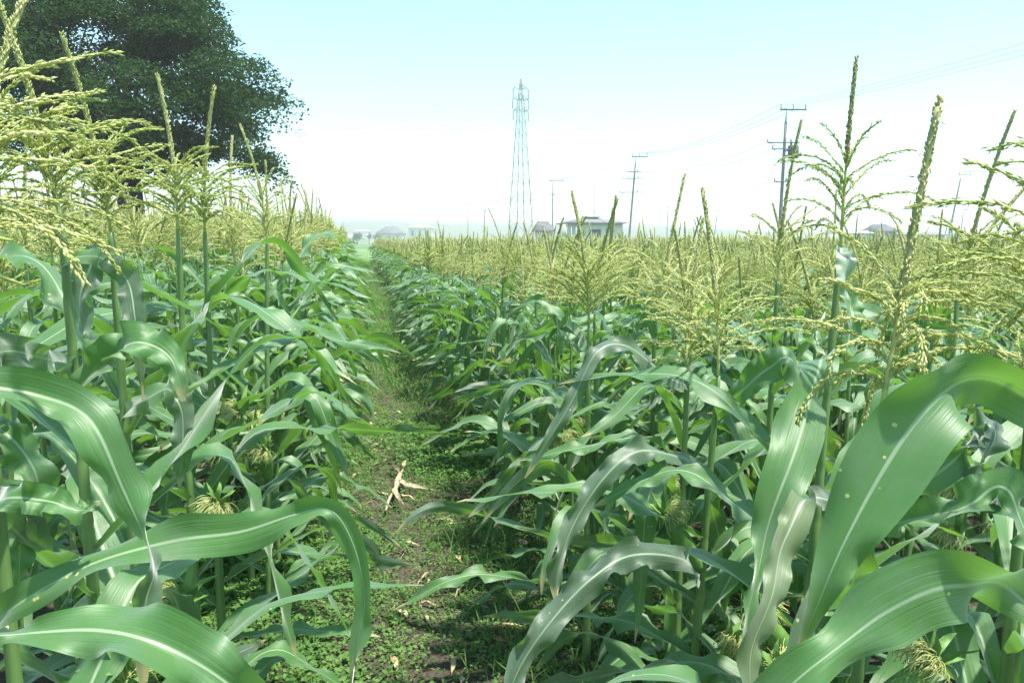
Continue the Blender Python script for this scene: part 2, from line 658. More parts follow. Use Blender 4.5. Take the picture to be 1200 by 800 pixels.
T_WIDE2 = add_tassel_kind(202, nb=28, droop=1.15, L=.30, spike=.27, zone=.2, thick=1.1)
T_POLLEN = add_tassel_kind(203, mats=("tassel", "tassel_brown"), nb=22, droop=1.75, L=.19, spike=.27, zone=.14, thick=1.15, anther=.9)


def put_tassel(root, idx, p, scale=1.0, tilt=(0, 0), rz=0.0):
    t = link("tassel", TASSELS[idx][0], root)
    t.location = tuple(float(c) for c in p)
    t.rotation_euler = (tilt[0], tilt[1], rz)
    t.scale = (scale,) * 3
    link("tassel_spike", TASSELS[idx][1], t)
    return t


def ear_meshes(seed):
    g = np.random.default_rng(seed)
    s = np.linspace(0, 1, 12)
    P = np.stack([.012 * np.sin(s * 2), 0 * s, s * .2], 1)
    r = .026 * np.sin(np.pi * np.clip(.12 + .8 * s, 0, 1)) ** .8 + .002
    r[-1] = .010
    v, f = tube(P, r, 12)
    # husk tips: a few pointed blades round the top
    parts = [(v, tris(f))]
    for k in range(5):
        az = k * 1.26 + g.uniform(-.3, .3)
        lv, lf, _ = auto_leaf(np.array([.01 + .012 * math.cos(az), .012 * math.sin(az), .17]), az, g.uniform(.07, .13), .022, R(82), R(g.uniform(20, 60)), .3, .7, 0, g, n=7, nu=3, amp=.002)
        parts.append((lv, tris(lf)))
    husk = tri_join(parts)
    st = []
    lean = g.uniform(0, 6.28)
    for k in range(230):
        az, el = lean + g.normal(0, .75), R(g.uniform(65, 90))
        L = g.uniform(.035, .095)
        P2, _ = branch_path(np.array([.012 + .006 * math.cos(az), .006 * math.sin(az), .19]), az, el, el - R(g.uniform(120, 210)), L, g, 9)
        P2 = P2 + np.cumsum(g.normal(0, .003, P2.shape), 0) * np.array([1, 1, .6])
        st.append(tube(P2, .0009, 3))
    silk = tri_join(st)
    return make_mesh("ear", *husk, M["husk"]), make_mesh("silk", *silk, M["silk"])


EARS = [ear_meshes(300 + i) for i in range(4)]


def put_ear(root, p, az, lean=.45, k=0, sc=1.0):
    e = link("ear", EARS[k % 4][0], root)
    e.location = tuple(float(c) for c in p)
    e.rotation_euler = (0, lean, az)
    e.scale = (sc,) * 3
    link("silk", EARS[k % 4][1], e)
    return e


def leaf_plan(H, g, hmin=.12, hmax=None, plane=None, n=None, k=1.0):
    """list of automatic leaves for a plant of stalk height H"""
    hmax = hmax if hmax is not None else H - .17
    n = n or int(round((hmax - hmin) / (.108 if k == 1.0 else .088)))
    plane = g.normal(0, .75) if plane is None else plane
    out = []
    for i in range(n):
        q = i / max(n - 1, 1)
        h = hmin + (hmax - hmin) * q + g.normal(0, .02)
        rel = h / H
        az = plane + (math.pi if i % 2 else 0) + g.normal(0, .38)
        L = (.50 + .30 * math.sin(math.pi * min(1, rel * .92 + .05))) * g.uniform(.8, 1.18) * k
        if rel > .86:
            L *= .62
        W = (.052 + .042 * math.sin(math.pi * min(1, rel * .85 + .1))) * g.uniform(.9, 1.12)
        th0 = R(g.uniform(26, 58)) * (1.0 if rel > .4 else .8)
        th1 = -R(g.choice([g.uniform(2, 35), g.uniform(35, 86)], p=[.45, .55]))
        out.append((h, az, L, W, th0, th1, g.uniform(.1, .6), g.uniform(.1, .5), g.normal(0, 1.1)))
    return out


def build_leaves(root, base, Sf, plan, g, mat="leaf", n=22, nu=7, merged=False):
    acc = []
    for (h, az, L, W, th0, th1, ba, bw, roll) in plan:
        p = Sf(h) + np.array([math.cos(az), math.sin(az), 0]) * .012
        v, f, uv = auto_leaf(p, az, L, W, th0, th1, ba, bw, roll, g, n=n, nu=nu, amp=g.uniform(.008, .02))
        if merged:
            acc.append((v, f, uv))
        else:
            link("leaf", make_mesh("leaf", v, f, M[mat], uv), root)
    if merged:
        o, V, Fc, U = 0, [], [], []
        for v, f, uv in acc:
            V.append(v), Fc.append(f + o), U.append(uv)
            o += len(v)
        return make_mesh("foliage", np.concatenate(V), np.concatenate(Fc), M[mat], np.concatenate(U))


# ------------------------------------------------------------------ near plants that the photograph shows one by one
HERO_SPOTS = []
ROW_L, ROW_R = -.49, 1.13


def hero(label, group, px, z, top_px, top_py, tassel, tscale=1.0, ttilt=(0, 0), trz=0.0, leaves=(), auto=None, ears=(), seed=0, r0=.0165, mats=None, plane=None, foot_px=None):
    """a plant whose stalk crosses picture column px at depth z; its tassel starts at (top_px, top_py)"""
    g = np.random.default_rng(7000 + seed)
    base = foot(foot_px if foot_px is not None else px, z)
    top = at(top_px, top_py, z / math.cos(PITCH))
    # the same horizontal depth
    top = CAM + (FWD + RIGHT * ((top_px - 600) / F) - UP * ((top_py - 400) / F)) * (z / ((FWD - UP * ((top_py - 400) / F)) @ fwd_h))
    H = float(top[2])
    off = top - base
    off[2] = 0
    Sf = lambda h: np.array([off[0] * (max(h, 0) / H) ** 1.3, off[1] * (max(h, 0) / H) ** 1.3, h])
    root = empty("corn_plant", base, label, "corn plant", group)
    HERO_SPOTS.append(base)
    v, f = stalk_mesh(Sf, H, r0, g, 12)
    link("stalk", make_mesh("stalk", v, f, M["stalk"]), root)
    if tassel is not None:
        put_tassel(root, tassel, Sf(H), tscale, ttilt, trz)
    for i, lf in enumerate(leaves):
        opt = dict(lf[0])
        h = height_at(opt.pop("py"), z)
        mat = opt.pop("mat", "leaf")
        lab = opt.pop("label", None)
        st = base + Sf(h)
        v, f, uv = shaped_leaf(lf[1], g, start=st, **opt)
        o = link("leaf", make_mesh("leaf", v - base, f, M[mat], uv), root)
        if lab:
            o["label"] = lab
    if auto:
        build_leaves(root, base, Sf, leaf_plan(H, g, auto[0], auto[1], plane=plane, n=auto[2] if len(auto) > 2 else None), g, n=30, nu=9)
    for (h, az, lean, k) in ears:
        put_ear(root, Sf(h), az, lean, k)
    return root


LG, RG = "corn plants lining the left side of the path", "corn plants lining the right side of the path"
# --- left of the path
hero("corn plant whose two broad leaves sweep in from the left edge across the bottom left", LG, -75, .92, -95, 338, T_WIDE, .95, (0, .1), .3, seed=1, auto=(.2, .95, 9), plane=2.2, leaves=[
    (dict(py=458, amp=.004), [(-40, 452, .90, .06, (.05, .75, -.7)), (40, 460, .93, .07, (.15, .75, -.65)), (105, 492, .93, .072, (.5, .6, -.35)), (150, 575, .92, .062, (.8, .4, .25)), (178, 655, .9, .036, (.55, .2, .7)), (172, 700, .9, .042, (-.9, .0, .35)), (166, 745, .9, .036, (-.95, .0, .3)), (168, 800, .9, .012, (-.9, 0, .3))]),
    (dict(py=770, amp=.005), [(-50, 752, .72, .03, (.0, .7, -.7)), (10, 743, .74, .022, (.0, .9, -.4)), (110, 738, .75, .078, (.1, .85, -.5)), (190, 757, .75, .088, (.35, .8, -.5)), (262, 796, .76, .082, (.5, .75, -.4)), (320, 850, .77, .06, (.6, .6, -.4)), (350, 940, .78, .02, (.7, .4, -.4))]),
])
hero("corn plant whose long leaf arches past yellow silk and hangs beside the path", LG, -22, 1.12, -30, 308, T_WIDE2, .9, (.05, .05), 1.1, seed=2, auto=(.2, .95, 9), plane=-2.4, leaves=[
    (dict(py=735, amp=.006, freq=2.5), [(5, 720, 1.05, .05, (-.3, .9, -.3)), (100, 664, 1.05, .06, (-.2, .9, -.4)), (200, 634, 1.06, .074, (-.1, .9, -.5)), (280, 622, 1.06, .07, (-.1, .85, -.55)), (345, 602, 1.06, .05, (-.1, .8, -.6)), (388, 598, 1.06, .034, (.4, .7, -.6)), (415, 640, 1.05, .034, (.9, .2, -.3)), (428, 700, 1.05, .03, (.9, .1, .35)), (420, 750, 1.05, .026, (.6, .1, .8)), (411, 815, 1.05, .012, (.6, 0, .8))]),
    (dict(py=590, amp=.006), [(0, 585, 1.03, .05, (0, .8, -.6)), (50, 586, 1.03, .055, (.1, .8, -.6)), (90, 597, 1.03, .035, (.1, .85, -.5)), (118, 588, 1.03, .006, (.1, .8, -.6))]),
    (dict(py=520, amp=.01), [(0, 500, 1.2, .06, (.1, .8, -.6)), (40, 560, 1.22, .07, (.5, .6, -.6)), (25, 640, 1.25, .05, (.6, .2, -.7)), (20, 720, 1.25, .01, (.6, .2, -.7))]),
])
hero("tall corn plant near the left edge with a broad leaf folded over at its side", LG, 88, 1.38, 72, 262, T_LEFT, .88, (-.0, -.09), .0, seed=3, auto=(.15, 1.15, 11), plane=.5, leaves=[
    (dict(py=428, amp=.006), [(45, 418, 1.22, .05, (.1, .9, -.4)), (10, 412, 1.14, .07, (.2, .9, -.4)), (-30, 430, 1.1, .07, (.2, .9, -.4)), (-70, 500, 1.1, .05, (.3, .6, -.4))]),
    (dict(py=304, amp=.003), [(112, 300, 1.36, .04, (.1, .9, -.3)), (140, 318, 1.34, .055, (-.8, -.5, .1)), (156, 352, 1.33, .055, (-.95, -.2, .1)), (163, 400, 1.33, .035, (-.95, .0, .1)), (166, 470, 1.33, .006, (-.95, 0, .1))]),
    (dict(py=470, amp=.008), [(95, 455, 1.3, .06, (-.5, .8, -.2)), (130, 420, 1.28, .1, (-.5, .8, -.3)), (165, 402, 1.26, .09, (-.2, .9, -.3)), (200, 420, 1.25, .05, (.1, .9, -.3)), (215, 470, 1.25, .01, (.4, .6, -.3))]),
], ears=[(.78, -.9, .5, 0)])
hero("tall corn plant right of the folded leaf with a stout pale stalk and upright tassel", LG, 139, 1.66, 130, 272, T_LEFT2, .85, (.02, -.1), .9, seed=4, auto=(.12, 1.4, 14), plane=-.4, leaves=[
    (dict(py=485, amp=.005), [(165, 470, 1.58, .06, (.0, .9, -.5)), (195, 455, 1.55, .07, (.3, .8, -.4)), (212, 480, 1.53, .07, (-.9, .3, .2)), (214, 530, 1.53, .05, (-.95, .1, .2)), (210, 570, 1.53, .006, (-.95, .0, .2))]),
    (dict(py=292, amp=.005), [(118, 295, 1.6, .05, (-.4, .8, -.3)), (98, 330, 1.58, .075, (-.8, .3, -.3)), (95, 400, 1.58, .06, (-.9, .1, -.3)), (92, 470, 1.58, .01, (-.9, .0, -.3))]),
], ears=[(.76, -.2, .5, 1), (.66, 2.6, .45, 2)])
hero("corn plant with a paired spike against the dark tree", LG, 207, 2.25, 208, 268, T_LEFT2, .92, (0, .04), .3, seed=5, auto=(.12, 1.5, 15), plane=.35, ears=[(.8, -.6, .5, 3)])
hero("corn plant on a slim straight stalk with a bushy tassel below the dark tree", LG, 238, 2.62, 240, 272, T_LEFT, .98, (0, -.03), 2.3, seed=6, auto=(.12, 1.5, 15), plane=-.3, ears=[(.86, -1.0, .5, 0), (.98, -.3, .5, 1)])
hero("corn plant beside two pale silk tufts, its leaves reaching over the left path edge", LG, 300, 3.4, 313, 282, 7, .95, (.03, 0), 4.0, seed=7, auto=(.12, 1.5, 15), plane=.15, ears=[(.78, -2.0, .5, 2), (.66, -1.5, .5, 3)])

# --- right of the path
hero("corn plant beyond the right edge whose two huge leaves arch back into the picture", RG, 1285, 1.02, 1290, 420, T_WIDE2, .95, (0, -.16), 2.0, seed=11, auto=(.2, .85, 8), plane=1.0, leaves=[
    (dict(py=515, amp=.005, freq=2), [(1225, 478, .92, .075, (.1, -.85, -.5)), (1165, 447, .87, .085, (.3, -.6, -.75)), (1115, 452, .85, .1, (.6, -.5, -.6)), (1075, 490, .84, .108, (.82, -.5, .1)), (1030, 560, .83, .104, (.86, -.47, .3)), (985, 645, .83, .062, (.88, -.45, .3)), (955, 715, .84, .026, (.88, -.45, .1)), (932, 770, .85, .006, (.88, -.45, .1))]),
    (dict(py=765, amp=.006, freq=1.6), [(1230, 745, .9, .06, (.3, -.7, -.6)), (1200, 706, .84, .075, (.3, -.75, -.6)), (1160, 683, .8, .086, (.0, -.75, -.65)), (1100, 690, .78, .098, (.05, -.85, .5)), (1040, 716, .77, .092, (.2, -.85, .5)), (985, 756, .77, .052, (.35, -.8, .45)), (935, 795, .77, .066, (.4, -.8, .4)), (880, 850, .78, .05, (.5, -.7, .4)), (840, 930, .8, .01, (.6, -.6, .4))]),
])
hero("corn plant near the right edge with a low tassel covered in dangling yellow pollen", RG, 1030, 1.36, 1034, 478, T_POLLEN, 1.2, (.03, .2), .6, seed=12, auto=(.15, 1.0, 10), plane=.6, foot_px=1022, leaves=[
    (dict(py=572, amp=.008), [(1090, 560, 1.3, .07, (-.5, .7, -.3)), (1140, 510, 1.28, .08, (-.6, -.6, .3)), (1165, 500, 1.27, .07, (-.7, -.5, .3)), (1150, 540, 1.26, .05, (-.8, .2, .3)), (1120, 600, 1.26, .01, (-.8, .2, .3))]),
    (dict(py=620, amp=.008), [(1110, 600, 1.25, .08, (.2, .8, -.5)), (1170, 570, 1.22, .085, (.4, .7, -.5)), (1200, 620, 1.2, .08, (.8, .4, -.3)), (1215, 690, 1.2, .03, (.9, .2, -.2))]),
    (dict(py=605, amp=.004, mat="leaf_grey", label="greyed leaf sprinkled with fallen pollen sacs"), [(985, 590, 1.18, .04, (.6, .6, -.3)), (945, 585, 1.14, .05, (.85, .2, -.3)), (922, 630, 1.1, .06, (.9, -.2, -.2)), (905, 690, 1.07, .05, (.9, -.2, -.1)), (882, 760, 1.05, .045, (.95, -.1, -.1)), (880, 830, 1.05, .02, (.95, -.1, .1))]),
], ears=[(.82, -.25, .7, 1), (.7, 3.2, .6, 0)])
hero("tallest corn plant, loose open tassel against the sky above a whitish leaf", RG, 968, 1.86, 985, 292, T_TALL, .92, (0, .01), 1.3, seed=13, auto=(.15, 1.1, 11), plane=2.6, foot_px=958, leaves=[
    (dict(py=290, amp=.002, mat="leaf_pale_sunlit", label="pale young leaf coloured whitish for sun glare"), [(987, 292, 1.82, .045, (1, 0, -.1)), (990, 305, 1.8, .058, (1, 0, -.1)), (988, 325, 1.79, .05, (1, .1, -.1)), (990, 340, 1.79, .03, (1, .1, -.1)), (996, 352, 1.79, .004, (1, .2, -.1))]),
    (dict(py=412, amp=.003), [(992, 408, 1.9, .06, (-1, 0, .1)), (996, 380, 1.92, .08, (-1, 0, .1)), (998, 352, 1.93, .07, (-1, 0, .1)), (1002, 328, 1.93, .008, (-1, 0, .1))]),
    (dict(py=432, amp=.005), [(978, 425, 1.7, .05, (.3, .8, -.4)), (962, 428, 1.5, .09, (.8, .2, -.4)), (948, 480, 1.4, .115, (.9, -.3, -.1)), (915, 570, 1.34, .1, (.9, -.35, -.1)), (893, 650, 1.32, .06, (.93, -.2, -.1)), (876, 720, 1.3, .035, (.95, -.1, .0)), (878, 790, 1.3, .012, (.95, .0, .0))]),
], ears=[(.65, 2.95, .6, 2), (.52, 3.6, .5, 1)])
hero("corn plant with a thick green stalk and spreading tassel right of the path", RG, 828, 2.12, 842, 440, 6, 1.15, (.02, .05), 2.2, seed=14, auto=(.15, 1.0, 10), plane=2.9, foot_px=822, leaves=[
    (dict(py=550, amp=.008), [(795, 535, 2.06, .06, (-.2, .8, -.5)), (750, 528, 2.0, .075, (-.3, .8, -.5)), (712, 555, 1.95, .075, (-.7, .6, -.2)), (675, 610, 1.92, .075, (-.85, .4, .1)), (655, 660, 1.9, .065, (-.9, .2, .2)), (652, 705, 1.9, .02, (-.9, .1, .3))]),
    (dict(py=487, amp=.006), [(865, 462, 2.05, .07, (-.5, .8, -.2)), (900, 432, 2.0, .11, (-.6, .7, -.2)), (925, 425, 1.97, .08, (.2, .6, -.6)), (940, 470, 1.95, .05, (.9, .2, -.3)), (945, 540, 1.95, .01, (.9, .2, -.3))]),
    (dict(py=682, amp=.009), [(800, 655, 1.9, .075, (-.1, .8, -.5)), (740, 650, 1.78, .085, (-.2, .8, -.5)), (690, 680, 1.72, .075, (-.5, .7, -.4)), (640, 735, 1.68, .085, (-.7, .6, -.2)), (605, 790, 1.66, .06, (-.8, .5, -.1)), (585, 850, 1.65, .01, (-.8, .4, 0))]),
], ears=[(.43, -.3, .5, 3), (.8, 2.9, .5, 0)])
hero("corn plant just behind the thick green stalk with an arching leaf folded above the path", RG, 803, 2.42, 806, 442, 8, 1.05, (0, -.06), .8, seed=15, auto=(.12, 1.15, 12), plane=3.3, leaves=[
    (dict(py=452, amp=.006), [(780, 440, 2.35, .07, (-.3, .8, -.4)), (735, 405, 2.28, .075, (-.1, .8, -.5)), (700, 412, 2.22, .06, (-.5, .7, -.4)), (670, 470, 2.2, .055, (-.8, .4, -.1)), (640, 520, 2.18, .04, (-.8, .4, .1)), (615, 560, 2.18, .006, (-.8, .4, .1))]),
], ears=[(.8, 3.4, .5, 1)])
hero("corn plant with a fan shaped tassel standing in front of the pale house", RG, 693, 3.0, 690, 380, 3, 1.1, (.02, .02), 3.0, seed=16, auto=(.12, 1.35, 14), plane=3.0, ears=[(.8, 3.0, .5, 2)])
hero("tall corn plant whose brown spike overlaps the pole with the transformer", RG, 907, 2.62, 911, 330, 4, 1.0, (0, .02), 5.0, seed=17, auto=(.12, 1.4, 14), plane=1.8)
hero("corn plant at the right edge with a dark spike leaning in from outside the frame", RG, 1218, 1.30, 1213, 425, T_WIDE, .85, (.0, -.03), 4.3, seed=18, auto=(.15, 1.1, 11), plane=.9)

# ------------------------------------------------------------------ the rest of the rows
Y_END = 60.0
cands = []
for k in range(0, 62):
    for side in (-1, 1):
        if side < 0 and k > 17:
            continue
        X = ROW_R + .75 * k if side > 0 else ROW_L - .75 * k
        y = .2 + rng.uniform(0, .2)
        while y < Y_END:
            y += rng.uniform(.21, .31)
            x = X + rng.normal(0, .045)
            px, py, z = project((x, y, 1.5))
            if z < .6 or not (-170 < px < 1370):
                continue
            if k == 0 and z < (3.3 if side < 0 else 2.7):
                continue
            if any((x - b[0]) ** 2 + (y - b[1]) ** 2 < .05 for b in HERO_SPOTS):
                continue
            # nothing but the shaped plants within arm's reach of the camera
            if z < 1.45:
                continue
            cands.append((math.hypot(x, y), x, y, side, k))
cands.sort()
near = [c for c in cands if -40 < project((c[1], c[2], 1.9))[0] < 1240]
N_IND = 300 - len(HERO_SPOTS)
ind = near[:N_IND]
ind_set = set(ind)
rest = [c for c in cands if c not in ind_set]


def plant_label(side, k, d):
    if side < 0 and k == 0:
        return "leafy corn plant further along the row on the left side of the path", "corn plants further along the left path edge"
    if side > 0 and k == 0:
        return "leafy corn plant further along the row on the right side of the path", "corn plants further along the right path edge"
    if side < 0:
        return "corn plant in the rows behind the left path edge, cream tassel below the tree", "corn plants in the rows left of the path"
    if d < 5:
        return "nearer corn plant in the rows right of the path, large cream tassel above green leaves", "nearer corn plants in the rows right of the path"
    return "corn plant deeper in the rows right of the path, cream tassel amid many others", "deeper corn plants in the rows right of the path"


N_FULL = 120
PROTO = []
for i in range(10):
    g = np.random.default_rng(9000 + i)
    H = g.uniform(1.30, 1.40)
    off = g.normal(0, .03, 2)
    Sf = lambda h, off=off, H=H: np.array([off[0] * (h / H) ** 2, off[1] * (h / H) ** 2, h])
    v, f = stalk_mesh(Sf, H, .0145, g, 8)
    PROTO.append((H, Sf, make_mesh("stalk", v, f, M["stalk"]), build_leaves(None, None, Sf, leaf_plan(H, g), g, n=15, nu=5, merged=True)))

for i, (d, x, y, side, k) in enumerate(ind):
    g = np.random.default_rng(20000 + i)
    lab, grp = plant_label(side, k, d)
    root = empty("corn_plant", (x, y, 0), lab, "corn plant", grp)
    tall = g.random() < .1
    tidx = int(g.integers(0, 9))
    if i < N_FULL:
        H = (g.uniform(1.50, 1.66) if side < 0 else g.uniform(1.22, 1.44)) + (.14 if tall else 0)
        off = g.normal(0, .035, 2)
        Sf = lambda h, off=off, H=H: np.array([off[0] * (max(h, 0) / H) ** 2, off[1] * (max(h, 0) / H) ** 2, h])
        v, f = stalk_mesh(Sf, H, g.uniform(.013, .0165), g, 10)
        link("stalk", make_mesh("stalk", v, f, M["stalk"]), root)
        build_leaves(root, None, Sf, leaf_plan(H, g, plane=g.normal(0, .6) if k == 0 else None, k=.94 if k == 0 else 1.0), g)
        top = Sf(H)
        for e in range(int(g.integers(0, 3)) if k else 1):
            put_ear(root, Sf(.7 + .16 * e), g.uniform(0, 6.28) if k else (math.pi if side > 0 else 0) + g.normal(0, .6), g.uniform(.4, .65), int(g.integers(0, 4)))
        sc = 1.0
    else:
        H, Sf, sm, fm = PROTO[int(g.integers(0, 10))]
        link("stalk", sm, root)
        link("foliage", fm, root)
        top = Sf(H)
        root.rotation_euler = (g.normal(0, .03), g.normal(0, .03), g.choice([0, math.pi]) + g.normal(0, .5))
        s = g.uniform(.95, 1.04) * (1.09 if tall else 1) * (1.2 if side < 0 else .96)
        root.scale = (s, s, s)
    put_tassel(root, tidx, top, g.uniform(.9, 1.15), (g.normal(0, .11), g.normal(0, .11)), g.uniform(0, 6.28))

# ---- everything further off as one mass of corn
def low_plant(seed, far):
    g = np.random.default_rng(seed)
    H = g.uniform(1.20, 1.30)
    Sf = lambda h: np.array([0, 0, h])
    V, Fc, U, MI, o = [], [], [], [], 0

    def put(v, f, mi, uv=None):
        nonlocal o
        if f.shape[1] == 4:
            f = tris(f)
        V.append(v), Fc.append(f + o), MI.append(np.full(len(f), mi)), U.append(uv if uv is not None else np.zeros((len(v), 2)))
        o += len(v)
    plan = leaf_plan(H, g, .9 if far == 2 else .2, n=4 if far == 2 else None)
    for (h, az, L, W, th0, th1, ba, bw, roll) in plan:
        v, f, uv = auto_leaf(Sf(h), az, L, W, th0, th1, ba, bw, roll, g, n=6 if far else 8, nu=3, amp=.008)
        put(v, f, 0, uv)
    v, f = tube(np.array([Sf(0 if far < 2 else .8), Sf(H)]), [.014, .008], 3)
    put(v, f, 1)
    b, s = tassel_meshes(seed + 5, nb=13 if far == 2 else 22, droop=.9, L=.23, spike=g.uniform(.24, .48), zone=.15, thick=1.5 if far == 2 else 1.1, low=True)
    sc = g.uniform(.82, 1.0)
    put(b[0] * sc + Sf(H), b[1], 2)
    put(s[0] * sc + Sf(H), s[1], 3)
    return np.concatenate(V), np.concatenate(Fc), np.concatenate(U), np.concatenate(MI)


LOW = [[low_plant(500 + 20 * lv + i, lv) for i in range(14)] for lv in (0, 1, 2)]
V, Fc, U, MI, o = [], [], [], [], 0
for (d, x, y, side, k) in rest:
    if k == 0:
        x += side * .28 * min(1, max(0, (y - 10) / 12))
    lv = 0 if d < 13 else (1 if d < 20 or (k < 2 and d < 45) else 2)
    if lv == 2 and k > 2 and d > 38 and rng.random() < .25:
        continue
    v, f, uv, mi = LOW[lv][int(rng.integers(0, 14))]
    a = rng.choice([0, math.pi]) + rng.normal(0, .6)
    s = rng.uniform(.95, 1.04) * (1.12 if rng.random() < .06 else 1) * (1.25 if side < 0 else (1.04 if d < 14 else .965))
    c, sn = math.cos(a) * s, math.sin(a) * s
    tl = rng.normal(0, .05, 2)
    w = np.stack([v[:, 0] * c - v[:, 1] * sn + x + tl[0] * v[:, 2], v[:, 0] * sn + v[:, 1] * c + y + tl[1] * v[:, 2], v[:, 2] * s], 1)
    V.append(w), Fc.append(f + o), U.append(uv), MI.append(mi)
    o += len(v)
me = make_mesh("distant_corn", np.concatenate(V), np.concatenate(Fc), [M["leaf_far"], M["stalk"], M["tassel"], M["tassel_brown"]], np.concatenate(U), np.concatenate(MI))
tag(link("distant_corn", me), "dense mass of corn plants with cream tassels stretching back to the houses", "corn field", kind="stuff")
print("TRIS far corn", len(me.polygons), "individuals", len(ind), "cands", len(cands))

# ------------------------------------------------------------------ ground
def path_center(y):
    return .27 + .05 * np.sin(y * .7 + .5) - .08 * np.clip((y - 4) / 6, 0, 1)


def soil_material():
    m, nt, b, out = new_mat("field_soil")
    L = nt.links.new
    tc = N(nt, "ShaderNodeTexCoord")
    n1 = N(nt, "ShaderNodeTexNoise", Scale=2.2, Detail=6)
    n2 = N(nt, "ShaderNodeTexNoise", Scale=60, Detail=6, Roughness=.7)
    n3 = N(nt, "ShaderNodeTexVoronoi", Scale=38)
    for n in (n1, n2, n3):
        L(tc.outputs["Object"], n.inputs["Vector"])
    r = ramp(nt, [(.3, (.05, .041, .031)), (.5, (.095, .08, .06)), (.75, (.17, .145, .11))], n2.outputs["Fac"])
    r2 = ramp(nt, [(.42, (0, 0, 0)), (.6, (1, 1, 1))], n1.outputs["Fac"])
    mx = N(nt, "ShaderNodeMix", data_type="RGBA")
    mlt = N(nt, "ShaderNodeMath", operation="MULTIPLY")
    mlt.inputs[1].default_value = .35
    L(r2.outputs[0], mlt.inputs[0])
    L(mlt.outputs[0], mx.inputs[0])
    L(r.outputs[0], mx.inputs[6])
    mx.inputs[7].default_value = (.045, .06, .022, 1)
    L(mx.outputs[2], b.inputs["Base Color"])
    b.inputs["Roughness"].default_value = .95
    b.inputs["Specular IOR Level"].default_value = .06
    ad = N(nt, "ShaderNodeMath", operation="ADD")
    L(n2.outputs["Fac"], ad.inputs[0])
    L(n3.outputs["Distance"], ad.inputs[1])
    bp = N(nt, "ShaderNodeBump", Strength=.9, Distance=.02)
    L(ad.outputs[0], bp.inputs["Height"])
    L(bp.outputs[0], b.inputs["Normal"])
    return m


def sheet(name, x0, x1, y0, y1, z, mat, nx=2, ny=2, fz=None, label=None):
    xs, ys = np.linspace(x0, x1, nx), np.linspace(y0, y1, ny)
    Y, X = np.meshgrid(ys, xs, indexing="ij")
    Z = np.full_like(X, z) if fz is None else z + fz(X, Y)
    o = link(name, make_mesh(name, np.stack([X, Y, Z], -1).reshape(-1, 3), grid_faces(ny, nx), mat))
    return tag(o, label, kind="structure")


M["soil"] = soil_material()
M["far_ground"] = noisy("far_fields", (.07, .13, .04), (.12, .19, .065), scale=.02, rough=.95, detail=6)
M["grass"] = noisy("meadow", (.09, .19, .045), (.15, .25, .075), scale=.35, rough=.95, bump=.5, bscale=6, detail=5)
M["grass_dark"] = noisy("meadow_dark", (.06, .13, .04), (.09, .17, .05), scale=.3, rough=.95, bump=.5, bscale=6)
sheet("ground", -3000, 3000, -600, 2400, -.06, M["far_ground"], 7, 7)


def bumps(seed, amp, scales):
    g = np.random.default_rng(seed)
    W = [(g.normal(0, s, 2), g.uniform(0, 6.28)) for s in scales for _ in range(7)]
    A = [1 / s for s in scales for _ in range(7)]

    def f(X, Y):
        z = 0
        for (w, p), a in zip(W, A):
            z = z + a * np.sin(w[0] * X + w[1] * Y + p)
        return amp * z / sum(A) * 3
    return f


bmp = bumps(3, .012, (4, 9, 20, 45))
sheet("soil", -16, 50, -3, 61, -.03, M["soil"], 60, 60)
sheet("path", -1.2, 1.9, .2, 16, 0, M["soil"], 190, 760, fz=lambda X, Y: bmp(X, Y) + .05 * smooth01((np.abs(X - .32) - .35) / .5) - .02)
sheet("meadow", -60, 80, 61.5, 140, -.05, M["grass"], 2, 2)
sheet("meadow_strip", -60, 80, 100, 104, -.045, M["grass_dark"], 2, 2)
sheet("rice_field", -90, 140, 142, 240, -.05, M["grass_dark"], 2, 2)

# ------------------------------------------------------------------ weeds on the path
def weed_mat(name, c1, c2, tr):
    m = noisy(name, c1, c2, scale=9, rough=.65, coord="Object", lo=.3, hi=.7, spec=.12)
    nt = m.node_tree
    mix_translucent(nt, nt.nodes["Principled BSDF"], nt.nodes["Material Output"], .3, tr)
    return m


M["weed"] = weed_mat("weed_leaf", (.05, .13, .035), (.12, .25, .06), (.2, .45, .05))
M["weed2"] = weed_mat("weed_leaf_light", (.09, .19, .05), (.16, .27, .08), (.2, .4, .06))

WEEDV, WEEDF, WEEDM, wo = [], [], [], 0


def weed_leaves(P, D, L, W, mi, g):
    """many small folded leaves: base P, direction D, length L, width W"""
    global wo
    n = len(P)
    D = nrm(D)
    S = nrm(np.cross(D, np.array([0, 0, 1.0]) + g.normal(0, .35, D.shape)))
    Nn = np.cross(S, D)
    L, W = L[:, None], W[:, None]
    v = np.stack([P, P + D * L * .45 + S * W / 2 + Nn * W * .12, P + D * L * .5 - Nn * W * .05, P + D * L * .45 - S * W / 2 + Nn * W * .12, P + D * L - Nn * L * .12], 1)
    f = np.array([[0, 1, 2], [0, 2, 3], [1, 4, 2], [2, 4, 3]])[None] + (np.arange(n) * 5)[:, None, None] + wo
    WEEDV.append(v.reshape(-1, 3))
    WEEDF.append(f.reshape(-1, 3))
    WEEDM.append(np.repeat(mi, 4))
    wo += n * 5


def hval(x, y):
    return bmp(x, y) + .05 * smooth01((np.abs(x - .32) - .35) / .5) - .02


